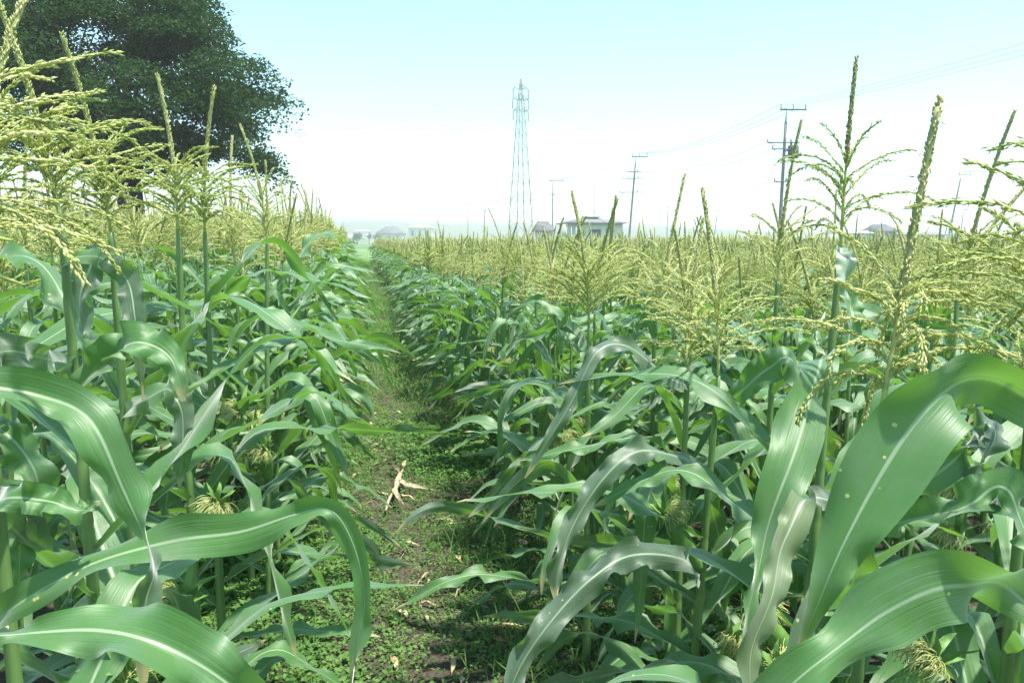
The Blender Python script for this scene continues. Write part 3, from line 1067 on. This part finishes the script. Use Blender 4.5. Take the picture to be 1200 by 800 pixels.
g = np.random.default_rng(77)
pn = bumps(8, .5, (1.3, 2.6, 5.0))
for (y0, y1, dens, size) in ((1.2, 4.5, 1500, 1.2), (4.5, 8, 1050, 1.2), (8, 15.9, 520, 1.7), (15.9, 30, 130, 2.3), (30, 58, 45, 3.5)):
    n = int((y1 - y0) * 3.0 * dens)
    x, y = g.uniform(-1.1, 1.85, n), g.uniform(y0, y1, n)
    c = path_center(y)
    bare = np.clip(1.15 - np.abs(x - c) / .24 + .7 * pn(x, y), 0, 1)
    bare = np.maximum(bare, .9 * (pn(x * 1.3 + 9, y * 1.3) > .55))
    bare = np.clip(bare * np.interp(y, [3.3, 4.4, 5.4, 6.5, 8.5, 10, 60], [.95, .55, .5, .65, .5, .3, .2]), 0, 1)
    keep = g.random(n) > bare * .985
    x, y = x[keep], y[keep]
    z = np.where(y < 15.9, hval(x, y), -.03)
    n = len(x)
    tall = np.clip(.55 + .9 * pn(x * .9 + 4, y * .9), .25, 1.6) * size
    for k in range(4):
        hgt = g.uniform(.01, .075, n) * tall
        az = g.uniform(0, 6.28, n)
        r = g.uniform(.0, .035, n) * size
        P = np.stack([x + r * np.cos(az), y + r * np.sin(az), z + hgt], 1)
        D = np.stack([np.cos(az), np.sin(az), g.uniform(-.2, .75, n)], 1)
        L = g.uniform(.012, .03, n) * size * np.clip(1.05 + 1.5 * pn(x * .8 - 7, y * .8), .75, 2.3)
        mi = (pn(x * 2 + 30, y * 2) + g.normal(0, .35, n) > .2).astype(int)
        weed_leaves(P, D, L, L * g.uniform(.42, .75, n), mi, g)
    # grass blades
    m = g.random(n) < (.55 if y0 < 8 else .8)
    az = g.uniform(0, 6.28, m.sum())
    P = np.stack([x[m], y[m], z[m]], 1)
    D = np.stack([np.cos(az) * .5, np.sin(az) * .5, g.uniform(.5, 1.3, m.sum())], 1)
    L = g.gamma(3, .026, m.sum()) * size * np.clip(1 + 1.6 * pn(x[m] * 1.1 + 3, y[m] * 1.1 + 8), .6, 2.4)
    weed_leaves(P, D, L, np.full(m.sum(), .0045) * size, np.ones(m.sum(), int), g)
me = make_mesh("weeds", np.concatenate(WEEDV), np.concatenate(WEEDF), [M["weed"], M["weed2"]], mi=np.concatenate(WEEDM), smooth=False)
tag(link("weeds", me), "low green weeds and grass growing over the soil path", "weeds", kind="stuff")
print("weeds", len(me.polygons))

# straw bits and clods on the bare soil
M["straw"] = noisy("dry_straw", (.34, .25, .14), (.52, .42, .26), scale=12, rough=.8)
mb = MB()
for i in range(190):
    y = g.uniform(1.6, 9)
    x = path_center(y) + g.normal(0, .13)
    a, l = g.uniform(0, 3.14), g.uniform(.03, .16)
    z = float(hval(x, y)) + .007
    d = np.array([math.cos(a), math.sin(a), g.normal(0, .12)]) * l / 2
    p = np.array([x, y, z])
    mb.tube(np.array([p - d, p + [0, 0, .004], p + d]), .0016, 3)
for i in range(70):
    y = g.uniform(1.7, 8)
    x = path_center(y) + g.normal(.03, .24)
    v, f, _ = auto_leaf(np.array([x, y, float(hval(x, y)) + .012]), g.uniform(0, 6.28), g.uniform(.05, .16), g.uniform(.012, .03), R(g.uniform(0, 25)), -R(g.uniform(5, 30)), .2, .6, .6, g, n=7, nu=3, amp=.004)
    mb.add(v, f)
o = mb.build("straw_litter", M["straw"], smooth=True)
tag(o, "scattered dry straw bits and leaf scraps lying on the bare soil of the path", "straw", kind="stuff")

# the dried husk lying on the path
p0, p1 = ground(471, 552, .02), ground(452, 600, .02)
root = empty("dried_corn_stalk", (p0 + p1) / 2 * [1, 1, 0] + [0, 0, .02], "pale dried up corn stalk with curled husks lying on the path", "corn stalk")
b0 = np.array(root.location)
M["dry_husk"] = noisy("dry_husk", (.27, .22, .14), (.46, .39, .27), scale=18, rough=.75, bump=.3)
M["dry_brown"] = noisy("dry_brown", (.12, .08, .05), (.21, .15, .10), scale=15, rough=.8)
ctrl = np.array([p0 + [.01, 0, .015], p0 * .7 + p1 * .3 + [.0, 0, .02], (p0 + p1) / 2 + [0.01, 0, .018], p0 * .25 + p1 * .75 + [-.005, 0, .015], p1 + [.0, 0, .01]]) - b0
Pc = catmull(ctrl, 26)
MB().tube(Pc, np.interp(np.linspace(0, 1, 26), [0, .15, .4, .6, 1], [.006, .016, .02, .01, .008]), 10).build("stalk", M["dry_husk"], root, True)
gg = np.random.default_rng(4)
for (t, az, L, W, mt) in ((.0, 1.45, .24, .03, "dry_husk"), (.15, 1.7, .3, .04, "dry_brown"), (.2, -1.5, .4, .05, "dry_husk"), (.45, -1.78, .42, .04, "dry_husk"), (.6, -1.4, .3, .035, "dry_brown"), (.5, 1.4, .35, .04, "dry_husk")):
    v, f, uv = auto_leaf(Pc[int(t * 25)], az, L, W, R(9), R(-7), .2, .6, .9, gg, n=12, nu=5, amp=.008)
    link("husk", make_mesh("husk", v, f, M[mt], uv), root)

# a young bright shoot under the right hand row
g = np.random.default_rng(88)
p = ground(778, 775, .25)
root = empty("corn_shoot", (p[0], p[1], -.01), "young bright green corn shoot low beside the thick stalk", "corn shoot")
M["leaf_young"] = leaf_material("young_leaf", (.07, .2, .03), (.11, .27, .04), (.1, .25, .04), (.2, .38, .1), (.25, .55, .04), tfac=.45, specks=False)
Sf = lambda h: np.array([.02 * h, 0, h])
v, f = stalk_mesh(Sf, .3, .008, g, 8)
link("stalk", make_mesh("stalk", v, f, M["leaf_young"], np.zeros((len(v), 2))), root)
for i in range(6):
    v, f, uv = auto_leaf(Sf(.08 + .04 * i), 2.6 + i * 2.2, g.uniform(.22, .4), .035, R(70), R(g.uniform(-10, 35)), .1, .8, .2, g, n=16, nu=5, amp=.004)
    link("leaf", make_mesh("leaf", v, f, M["leaf_young"], uv), root)

# ------------------------------------------------------------------ trees
M["bark"] = noisy("bark", (.045, .035, .028), (.09, .075, .06), scale=3, rough=.95, bump=.6)
M["tree_leaf"] = weed_mat("tree_foliage", (.014, .042, .015), (.036, .082, .027), (.05, .12, .02))
M["tree_leaf_far"] = weed_mat("far_tree_foliage", (.03, .06, .028), (.055, .095, .04), (.05, .12, .02))


def leaf_cards(C, size, g, flat=.5):
    n = len(C)
    A = nrm(g.normal(size=(n, 3)) * [1, 1, flat])
    B = nrm(np.cross(A, g.normal(size=(n, 3)) * [.6, .6, 1]))
    s = size * g.uniform(.6, 1.3, (n, 1))
    v = np.stack([C - A * s * .5, C + B * s * .28, C + A * s * .5, C - B * s * .28], 1).reshape(-1, 3)
    return v, np.arange(n * 4).reshape(-1, 4)


def big_tree():
    g = np.random.default_rng(31)
    zt = 25.0
    base = foot(157, zt)
    root = empty("broadleaf_tree", base, "large dark green broadleaf tree rising behind the left rows", "tree")
    sc = zt / F
    ox = lambda px: (px - 165) * sc       # metres sideways of the trunk
    oz = lambda py: height_at(py, zt)
    R3 = np.array([RIGHT[0], RIGHT[1], 0])
    D3 = np.array([fwd_h[0], fwd_h[1], 0])
    # crown masses: (px, py, rx px, rz px, depth offset m, ry m)
    blobs = [(90, 30, 88, 52, 0, 3.6), (180, 10, 80, 45, .5, 4.0), (60, 95, 62, 50, -1, 3.5), (150, 90, 95, 70, 0, 4.8), (245, 78, 66, 42, .5, 4.0), (292, 116, 46, 42, 0, 2.8),
             (230, 140, 76, 48, -.5, 4.2), (270, 178, 52, 30, .5, 3.0), (110, 150, 75, 42, 0, 4.0), (195, 185, 70, 26, -1, 3.4), (45, 45, 45, 48, .5, 3), (240, 28, 38, 32, 0, 2.5)]
    clumps = []
    for (px, py, rx, rz, dy, ry) in blobs:
        vol = rx * rz / 60.0
        for _ in range(int(vol * .85) + 8):
            q = nrm(g.normal(size=3)) * g.uniform(.3, 1) ** .33
            c = R3 * (ox(px) + q[0] * rx * sc) + D3 * (dy + q[1] * ry) + np.array([0, 0, oz(py) + q[2] * rz * sc])
            clumps.append(c)
    clumps = np.array(clumps)
    V, Fc, o = [], [], 0
    for c in clumps:
        r = g.uniform(.42, .9)
        n = int(400 * r ** 1.6)
        q = nrm(g.normal(size=(n, 3))) * (g.random((n, 1)) ** .42)
        C = c + q * r * np.array([1.25, 1.25, .42]) + np.array([0, 0, .12]) * (1 - (q[:, :1] ** 2 + q[:, 1:2] ** 2))
        v, f = leaf_cards(C, .13, g)
        V.append(v), Fc.append(f + o)
        o += len(v)
    # loose sprigs at the rim
    far = clumps[np.argsort(-np.linalg.norm(clumps - clumps.mean(0), axis=1))[:70]]
    for c in far:
        d = nrm(c - clumps.mean(0))
        t = g.uniform(.3, 1.25, (40, 1))
        C = c + d * t + g.normal(0, .16, (40, 3)) * (1.3 - t * .6)
        v, f = leaf_cards(C, .12, g)
        V.append(v), Fc.append(f + o)
        o += len(v)
    link("crown", make_mesh("crown", np.concatenate(V), np.concatenate(Fc), M["tree_leaf"], smooth=False), root)
    tr = MB()
    tr.tube(np.array([[0, 0, -.2], [0.05, 0, .4], [.1, 0, 2], [0, .1, 4]]), [.62, .5, .42, .38], 12)
    for i in range(16):
        c = clumps[int(g.integers(0, len(clumps)))]
        s = np.array([0, .05, g.uniform(2.8, 4)])
        mid = s * .5 + c * .5 + np.array([0, 0, -.5]) + g.normal(0, .3, 3)
        P = catmull(np.array([s, mid, c]), 9)
        tr.tube(P, np.linspace(.13, .02, 9), 6)
        for k in range(3):
            e = P[5] + g.normal(0, 1.3, 3) + [0, 0, .7]
            tr.tube(catmull(np.array([P[5], (P[5] + e) / 2 + g.normal(0, .2, 3), e]), 6), np.linspace(.07, .015, 6), 5)
    tr.build("trunk", M["bark"], root, True)


big_tree()


def small_tree(name, px, z, hpx, wpx, label, group=None, seed=0, n=900):
    g = np.random.default_rng(seed)
    base = foot(px, z)
    h, w = H_CAM + hpx * z / F, wpx * z / F
    root = empty(name, base, label, "tree" if name != "round_shrub" else "shrub", group)
    V, Fc, o = [], [], 0
    for _ in range(14):
        q = nrm(g.normal(size=3)) * g.uniform(.2, .75)
        c = np.array([q[0] * w / 2, q[1] * w / 2, h * .58 + q[2] * h * .36])
        C = c + nrm(g.normal(size=(n // 14, 3))) * (g.random((n // 14, 1)) ** .5) * w * .24
        v, f = leaf_cards(C, w * .1, g)
        V.append(v), Fc.append(f + o)
        o += len(v)
    link("crown", make_mesh("crown", np.concatenate(V), np.concatenate(Fc), M["tree_leaf_far"], smooth=False), root)
    MB().tube(np.array([[0, 0, -.1], [0, 0, h * .35], [w * .03, 0, h * .7]]), [w * .05, w * .04, w * .015], 6).build("trunk", M["bark"], root, True)


small_tree("leafy_tree", 420, 260, 8, 16, "rounded hazy tree right behind the end of the path", seed=1)
small_tree("leafy_tree", 434, 270, 10, 9, "narrow hazy tree just right of the rounded tree at the end of the path", seed=2)
small_tree("leafy_tree", 401, 255, 7, 12, "hazy tree above the left row where the path ends", seed=3)
small_tree("leafy_tree", 444, 280, 6, 14, "low hazy tree in front of the hip roofed house", seed=4)
small_tree("round_shrub", 707, 88, 2, 17, "round dark shrub before the long wall of the pale house", seed=5)
small_tree("round_shrub", 1104, 105, 1, 9, "small dark bush at the foot of the leaning pole", seed=6)

# ------------------------------------------------------------------ buildings
M["wall_cream"] = noisy("cream_render", (.52, .52, .47), (.60, .60, .55), scale=1.2, rough=.9)
M["wall_grey"] = noisy("grey_render", (.42, .43, .44), (.50, .51, .52), scale=1, rough=.9)
M["wall_white"] = noisy("white_render", (.68, .69, .68), (.76, .77, .76), scale=1, rough=.9)
M["roof_grey"] = noisy("grey_roof", (.15, .155, .165), (.21, .215, .225), scale=2, rough=.75)
M["roof_dark"] = noisy("dark_roof", (.09, .095, .11), (.13, .135, .15), scale=2, rough=.7)
M["roof_pale"] = noisy("pale_roof", (.42, .43, .46), (.5, .51, .54), scale=2, rough=.6)
M["window"] = noisy("window_glass", (.03, .04, .05), (.06, .08, .09), scale=1, rough=.1, spec=.8)
M["frame"] = noisy("window_frame", (.35, .35, .35), (.42, .42, .42), scale=3, rough=.5)


def house(name, px, z, wpx, eave_py, ridge_py, depth_m, label, wall, roof, hip=True, rot=0.0, nwin=3, vent=False, over=.45, cols=0):
    base = foot(px, z)
    w = wpx * z / F
    he, hr = height_at(eave_py, z), height_at(ridge_py, z)
    root = empty(name, base, label, "house")
    root.rotation_euler.z = -YAW + rot
    MB().box((-w / 2, 0, -.3), (w / 2, depth_m, he)).build("wall", M[wall], root)
    a, b, d0, d1 = -w / 2 - over, w / 2 + over, -over, depth_m + over
    ins = min((d1 - d0) / 2, (b - a) * .3) if hip else 0.0
    m = (d0 + d1) / 2
    e = he + .003
    v = np.array([[a, d0, e], [b, d0, e], [b, d1, e], [a, d1, e], [a + ins, m, hr], [b - ins, m, hr],
                  [a, d0, e + .14], [b, d0, e + .14], [b, d1, e + .14], [a, d1, e + .14]])
    f = np.array([[0, 3, 2, 1], [6, 7, 5, 4], [8, 9, 4, 5], [0, 1, 7, 6], [2, 3, 9, 8], [1, 2, 8, 7], [3, 0, 6, 9]])
    me = make_mesh("roof", v, f, M[roof], smooth=False)
    rf = link("roof", me, root)
    # the two ends
    ends = make_mesh("roof_end", v, np.array([[7, 8, 5], [9, 6, 4]]), M[roof if hip else "wall_white"], smooth=False)
    link("roof_end", ends, rf)
    if vent:
        MB().box((-w * .12, m - .5, hr - .15), (w * .14, m + .5, hr + .12)).box((-w * .15, m - .8, hr + .124), (w * .17, m + .8, hr + .2)).build("ridge_vent", M[roof], rf)
    for i in range(nwin):
        x = -w / 2 + w * (i + .5) / nwin + .1
        hw = min(.6, w / nwin * .28)
        fr = MB()
        zb, zt2 = he * .45, he * .8
        fr.box((x - hw, -.05, zb), (x + hw, -.003, zb + .06)).box((x - hw, -.05, zt2), (x + hw, -.003, zt2 + .06)).box((x - hw, -.05, zb + .062), (x - hw + .06, -.003, zt2 - .002)).box((x + hw - .06, -.05, zb + .062), (x + hw, -.003, zt2 - .002))
        wo_ = fr.build("window", M["frame"], root)
        MB().box((x - hw + .062, -.03, zb + .062), (x + hw - .062, -.008, zt2 - .002)).build("pane", M["window"], wo_)
    for i in range(cols):
        x = -w / 2 - .3 + i * .62
        MB().box((x - .06, -.38, -.3), (x + .06, -.26, he)).build("pillar", M["frame"], root)
    return root


house("house", 697, 100, 64, 262, 255, 7, "single storey pale house with grey roof and roof vent behind the field", "wall_cream", "roof_grey", hip=True, rot=.10, nwin=1, vent=True, cols=3)
house("house", 637, 125, 20, 271, 259, 4, "small grey hip roofed house half hidden behind tassels beside the lone pole", "wall_grey", "roof_dark", hip=True, nwin=1)
house("house", 1032, 118, 26, 272, 262, 6, "grey house with a dark hip roof behind the tallest tassel", "wall_grey", "roof_dark", hip=True, rot=-.2, nwin=2)
house("low_shed", 1000, 112, 34, 274, 270, 6, "low pale shed with shallow roof left of the dark hip roof", "wall_white", "roof_pale", hip=False, nwin=2)
house("low_shed", 1075, 125, 54, 276, 272, 6, "long low grey shed between the dark hip roof and the leaning pole", "wall_grey", "roof_grey", hip=False, nwin=4)
house("house", 457, 330, 30, 274, 265, 12, "hazy hip roofed house far beyond the right row near the path end", "wall_grey", "roof_dark", hip=True, nwin=3)
house("house", 493, 350, 26, 267, 263, 14, "hazy pale flat topped building far behind the tassels", "wall_white", "roof_pale", hip=True, nwin=3, over=.8)
house("low_shed", 425, 420, 12, 271, 269, 8, "tiny white building above the rounded hazy tree", "wall_white", "roof_pale", hip=False, nwin=1)
house("low_shed", 411, 340, 8, 279, 275, 6, "tiny white shed between the hazy trees", "wall_white", "roof_pale", hip=False, nwin=1)
house("greenhouse", -15, 30, 110, 245, 214, 6, "grey roofed shed glimpsed through the tassels below the big tree", "wall_grey", "roof_pale", hip=False, nwin=2)

# ------------------------------------------------------------------ pylon
M["steel"] = noisy("galvanised_steel", (.13, .13, .125), (.18, .18, .175), scale=.5, rough=.5)
M["insul"] = noisy("insulator", (.16, .18, .19), (.22, .24, .25), scale=2, rough=.4)
M["cable"] = noisy("cable", (.05, .055, .06), (.08, .085, .09), scale=2, rough=.6)


def pylon():
    z = 250.0
    base = foot(610, z)
    root = empty("transmission_tower", base, "tall lattice steel transmission tower standing in the haze", "pylon")
    root.rotation_euler.z = -YAW + R(28)
    top = height_at(92, z)
    hts = [0, 7, 14, 20, 26, 31, 35.5, 39.5, 43, 46]
    k = top / 54.0
    hts = [h * k for h in hts]
    hw = lambda h: np.interp(h / k, [0, 46, 54], [3.1, .8, .1])
    cor = lambda h, i: np.array([(-1, 1, 1, -1)[i] * hw(h), (-1, -1, 1, 1)[i] * hw(h), h])
    for i in range(4):
        lg = MB()
        for a, b in zip(hts + [50 * k], (hts + [50 * k, top])[1:]):
            lg.bar(cor(a, i), cor(b, i), .24 if a < 30 * k else .2)
        lg.build("leg", M["steel"], root)
    br = MB()
    hh = hts + [49.5 * k]
    for a, b in zip(hh, hh[1:]):
        for i in range(4):
            j = (i + 1) % 4
            br.bar(cor(a, i), cor(b, j), .085)
            br.bar(cor(a, j), cor(b, i), .085)
            br.bar(cor(b, i), cor(b, j), .09)
    br.build("lattice", M["steel"], root)
    for py, ln in ((104, 2.7), (117, 2.9), (130, 2.7)):
        h = height_at(py, z)
        for s in (-1, 1):
            arm = MB()
            tip = np.array([s * ln, 0, h])
            w = hw(h)
            for yy in (-w, w):
                arm.bar([s * w, yy, h], tip, .16)
                arm.bar([s * w, yy, h + 1.2], tip, .14)
            arm.bar([s * (w + ln) / 2, -w / 2, h], [s * (w + ln) / 2, w / 2, h], .1)
            arm.build("crossarm", M["steel"], root)
        for s in (-1, 1):
            ins = MB()
            P = np.linspace([s * ln, 0, h - .1], [s * ln, 0, h - 3.0], 14)
            ins.tube(P, [.16 if q % 2 else .28 for q in range(14)], 6)
            ins.build("insulator", M["insul"], root)
    return root, base


tower, tbase = pylon()
ca, sa = math.cos(-YAW + R(28)), math.sin(-YAW + R(28))


def cable(p, q, sag, r, label, group, name="power_cable"):
    t = np.linspace(0, 1, 24)[:, None]
    P = np.asarray(p) * (1 - t) + np.asarray(q) * t - np.array([0, 0, 1]) * sag * 4 * t * (1 - t)
    o = MB().tube(P, r, 4).build(name, M["cable"], None, True)
    return tag(o, label, "cable", group)


for py, ln in ((104, 2.7), (117, 2.9), (130, 2.7)):
    for s in (-1, 1):
        h = height_at(py, 250) - 3.0
        p = tbase + np.array([s * ln * ca, s * ln * sa, h])
        d = np.array([-sa, ca, 0])
        cable(p, p + (-RIGHT * 255 + fwd_h * 120), 7, .02, "faint high voltage conductor leaving the lattice tower towards the big tree", "tower conductors on the tree side")
        cable(p, p + (RIGHT * 240 + fwd_h * 200), 9, .02, "faint high voltage conductor leaving the lattice tower away from the tree", "tower conductors on the far side")

# ------------------------------------------------------------------ utility poles
M["concrete"] = noisy("pole_concrete", (.17, .17, .165), (.24, .24, .23), scale=3, rough=.85)
M["pole_dark"] = noisy("pole_dark", (.09, .10, .10), (.13, .14, .14), scale=3, rough=.7)
POLES = {}


def pole(key, px, z, top_py, label, arms=((-1.0, .9),), low=(), lean=0.0, trans=None, spike=.8, r=.16, name="utility_pole", group=None):
    base = foot(px, z)
    root = empty(name, base, label, "utility pole", group)
    ang = math.radians(62)
    A = np.array([math.cos(-YAW), math.sin(-YAW), 0])
    top = height_at(top_py, z)
    off = lean * z / F
    S = lambda h: A * off * max(h, 0) / top + np.array([0, 0, h])
    P = np.array([S(h) for h in np.linspace(-.4, top - spike, 8)])
    MB().tube(P, np.linspace(r, r * .68, 8), 10).build("pole_shaft", M["concrete"], root, True)
    MB().tube(np.array([S(top - spike - .05), S(top)]), [.07, .02], 6).build("top_spike", M["pole_dark"], root, True)
    tips = []
    for (dz, half) in arms:
        h = top - spike + dz + .9
        c = S(h) + np.array([fwd_h[0], fwd_h[1], 0]) * -.2
        mb = MB().bar(c - A * half * .55, c + A * half * 1.5, .1, .12)
        mb.build("crossarm", M["pole_dark"], root)
        for q in (-.5, .45, 1.42):
            p = c + A * half * q
            MB().tube(np.array([p + [0, 0, .05], p + [0, 0, .18], p + [0, 0, .28], p + [0, 0, .42]]), [.03, .065, .04, .06], 6).build("insulator", M["insul"], root, True)
            tips.append(base + p + np.array([0, 0, .42]))
    for (dz, half) in low:
        c = S(top - spike + dz) + np.array([fwd_h[0], fwd_h[1], 0]) * -.2
        MB().bar(c - A * half, c + A * half * .8, .09).bar(c - A * half, c - A * half + [0, 0, .3], .06).bar(c + A * half * .3 + [0, 0, .05], c + A * half * .3 + [0, 0, .3], .08).build("bracket", M["pole_dark"], root)
        tips.append(base + c - A * half)
        tips.append(base + c + A * half * .6)
    if trans:
        c = S(top - spike + trans)
        q = c + A * .72
        mb = MB().tube(np.array([q + [0, 0, -.5], q + [0, 0, -.45], q + [0, 0, .42], q + [0, 0, .5]]), [.36, .42, .42, .34], 14)
        mb.tube(np.array([q + [.2, 0, .5], q + [.2, 0, .8]]), .09, 8).tube(np.array([q + [-.2, 0, .5], q + [-.2, 0, .8]]), .09, 8)
        mb.bar(c, q + [0, 0, .35], .1).bar(c + [0, 0, -.3], q + [0, 0, -.3], .1)
        mb.build("transformer", M["pole_dark"], root, True)
    POLES[key] = tips
    return root


pole("a", 910, 62, 126, "utility pole with a drum transformer left of the tallest tassel", arms=((0, 1.0),), low=((-1.6, 1.4), (-2.1, 1.0), (-4.6, .7)), lean=2, trans=-2.3, spike=1.1)
pole("b", 735, 97, 184, "leaning utility pole with several crossarms just right of the pale house", arms=((0, .95),), low=((-.9, 1.0), (-1.7, 1.5), (-3.4, 1.7)), lean=7, spike=.9)
pole("c", 647, 138, 212, "plain utility pole with one crossarm between the tower and the pale house", arms=((0, 1.3),), low=((-1.5, .6),), lean=0, spike=.9, r=.15)
pole("d", 1105, 118, 207, "tilted utility pole with a small box near the right edge", arms=((0, .9),), low=((-2.6, .8), (-3.4, 1.0)), lean=11, spike=.6)
pole("e", 567, 230, 239, "short hazy utility pole left of the lattice tower", arms=((0, 1.4),), low=((-1.6, 1.0),), lean=2, spike=.5, r=.2)
pole("f", 549, 250, 240, "faint thin utility pole farthest left in the row of poles", arms=((0, 1.6),), lean=0, spike=.9, r=.16)
pole("g", 834, 235, 243, "hazy slanted pole between the leaning pole and the transformer pole", arms=((0, .4),), lean=4, spike=2.0, r=.2)
pole("h", 780, 215, 241, "hazy slim pole right of the leaning pole", arms=((0, .4),), lean=0, spike=1.5, r=.17)
pole("i", 1120, 170, 247, "slim hazy pole just right of the tilted pole", arms=((0, .6),), lean=2, spike=.7, r=.14)
pole("j", 1100, 190, 262, "short leaning pole just left of the tilted pole", arms=((0, .8),), lean=5, spike=.4, r=.16)
pole("k", 1545, 27.5, -62, "near utility pole beyond the right edge holding up the rising cables", arms=((0, 1.25),), low=((-1.6, 1.2),), lean=0, spike=1.1)
# slim mast by the pale house
p = foot(695, 128)
root = empty("radio_mast", p, "very thin aerial mast rising behind the pale house", "mast")
hm = height_at(212, 128)
MB().tube(np.array([[0, 0, -.2], [0, 0, hm * .6], [0, 0, hm]]), [.07, .06, .03], 6).build("mast_shaft", M["steel"], root, True)
MB().bar([-.5, 0, hm * .55], [.5, 0, hm * .55], .05).bar([-.35, 0, hm * .8], [.35, 0, hm * .8], .04).build("stay", M["steel"], root)


def span(a, b, ia, ib, sag, label, group, r=.018):
    for i, j in zip(ia, ib):
        cable(POLES[a][i], POLES[b][j], sag, r, label, group)


span("k", "a", (0, 1, 2), (0, 1, 2), .5, "thin cable climbing from the transformer pole to beyond the right edge", "cables right of the transformer pole", .009)
span("a", "b", (0, 1, 2, 3, 5, 7), (0, 1, 2, 3, 5, 7), .9, "thin cable strung between the transformer pole and the leaning pole", "cables left of the transformer pole", .016)
span("b", "c", (0, 1, 2, 3, 5), (0, 1, 2, 3, 4), .9, "thin cable strung above the pale house between two poles", "cables above the pale house", .02)
span("c", "e", (0, 1, 2, 3), (0, 1, 2, 3), 1.2, "hazy cable running behind the lattice tower between two poles", "cables behind the lattice tower", .03)
span("d", "i", (0, 1), (0, 1), .8, "thin cable between the tilted pole and the slim hazy pole", "cables at the tilted pole", .02)
A_ = np.array([math.cos(-YAW), math.sin(-YAW), 0])
for i, dz in ((0, 3.5), (1, 3.2), (3, 2.2), (5, 1.4)):
    cable(POLES["d"][i], POLES["d"][i] + A_ * 42 - fwd_h * 25 + np.array([0, 0, dz]), .7, .02, "thin cable from the tilted pole running out past the right edge", "cables right of the tilted pole")
for i, j in ((1, 2), (3, 4), (5, 6)):
    cable(POLES["a"][i + 2], POLES["d"][j - 1], 1.6, .02, "thin cable sagging between the transformer pole and the tilted pole", "cables between transformer pole and tilted pole")

# ------------------------------------------------------------------ hills
M["hill"] = noisy("wooded_hills", (.05, .06, .045), (.08, .09, .07), scale=.02, rough=1, detail=6)


def hills(name, z0, deep, ridge, label):
    xs = np.linspace(-300, 1500, 130)
    ys = np.linspace(0, 1, 12)
    g = np.random.default_rng(int(z0))
    rz = np.interp(xs, [r[0] for r in ridge], [r[1] for r in ridge])
    rz = rz + np.convolve(g.normal(0, 1.6, len(xs)), np.ones(5) / 5, "same") * 1.2
    V = []
    for q in ys:
        zz = z0 + deep * q
        env = math.sin(math.pi * min(.98, q * .5 + .0) ) if q < 1 else 1
        h = np.maximum((280 - rz) * (z0 + deep) / F, .2) * (smooth01(np.array(q)) + 0 * rz)
        p = CAM[None] + zz * fwd_h[None] + RIGHT[None] * ((xs - 600) / F)[:, None] * (z0 + deep * q)
        V.append(np.stack([p[:, 0], p[:, 1], h - .1 + 1.0 * q], 1))
    V = np.array(V)
    back = V[-1].copy()
    back += fwd_h * 150
    back[:, 2] = -.5
    V = np.concatenate([V, back[None]])
    o = link(name, make_mesh(name, V.reshape(-1, 3), grid_faces(len(V), len(xs)), M["hill"]))
    return tag(o, label, kind="structure")


hills("hills", 640, 150, [(-300, 262), (250, 262), (360, 259), (430, 258), (520, 263), (640, 262), (700, 265), (760, 263), (900, 270), (1100, 273), (1500, 272)], "low wooded hills fading into the haze")
hills("far_hills", 1000, 250, [(-300, 250), (300, 252), (380, 253), (450, 256), (560, 259), (700, 266), (760, 262), (860, 270), (1500, 275)], "farther hills almost lost in the haze")

# ------------------------------------------------------------------ haze
HX, TOP = 3200, 62
mbz = MB().box((-HX, -700, -1.1), (HX, 2600, TOP))
hm_, nt, b, out = new_mat("haze")
nt.nodes.remove(b)
pv = N(nt, "ShaderNodeVolumePrincipled")
pv.inputs["Color"].default_value = (.86, .87, .87, 1)
pv.inputs["Density"].default_value = .0012
pv.inputs["Anisotropy"].default_value = 0
nt.links.new(pv.outputs[0], out.inputs["Volume"])
hz = mbz.build("haze", hm_)
tag(hz, "pale summer haze over the fields", "haze", kind="stuff")

# ------------------------------------------------------------------ light
SUN_EL, SUN_AZ = R(72), YAW + R(112)          # azimuth from +Y towards +X
w = bpy.data.worlds.new("World")
scene.world = w
w.use_nodes = True
nt = w.node_tree
bg = nt.nodes["Background"]
sky = N(nt, "ShaderNodeTexSky")
sky.sky_type = "NISHITA"
sky.sun_disc = False
sky.sun_elevation = SUN_EL
sky.sun_rotation = SUN_AZ
sky.air_density = 1.0
sky.dust_density = .4
sky.ozone_density = 1.0
tint = N(nt, "ShaderNodeMix", data_type="RGBA", blend_type="MULTIPLY")
tint.inputs[0].default_value = 1
tint.inputs[7].default_value = (.80, 1.03, .96, 1)
nt.links.new(sky.outputs[0], tint.inputs[6])
nt.links.new(tint.outputs[2], bg.inputs["Color"])
bg.inputs["Strength"].default_value = .15

sd = bpy.data.lights.new("sun", "SUN")
sd.energy = 5.0
sd.angle = R(2.0)
sd.color = (1, .95, .87)
so = bpy.data.objects.new("sun", sd)
COL.objects.link(so)
dirv = Vector((math.sin(SUN_AZ) * math.cos(SUN_EL), math.cos(SUN_AZ) * math.cos(SUN_EL), math.sin(SUN_EL)))
so.rotation_euler = (-dirv).to_track_quat("-Z", "Y").to_euler()
so.location = (0, 0, 55)

# ------------------------------------------------------------------ render settings
scene.render.engine = "CYCLES"
c = scene.cycles
c.use_denoising = True
c.denoiser = "OPENIMAGEDENOISE"
c.max_bounces = 8
c.diffuse_bounces = 3
c.glossy_bounces = 2
c.transmission_bounces = 6
c.transparent_max_bounces = 6
c.volume_bounces = 1
c.use_adaptive_sampling = True
c.adaptive_threshold = .01
vs = scene.view_settings
vs.view_transform = "Standard"
vs.look = "None"
vs.gamma = 1
vs.exposure = 1.13
vs.use_curve_mapping = False
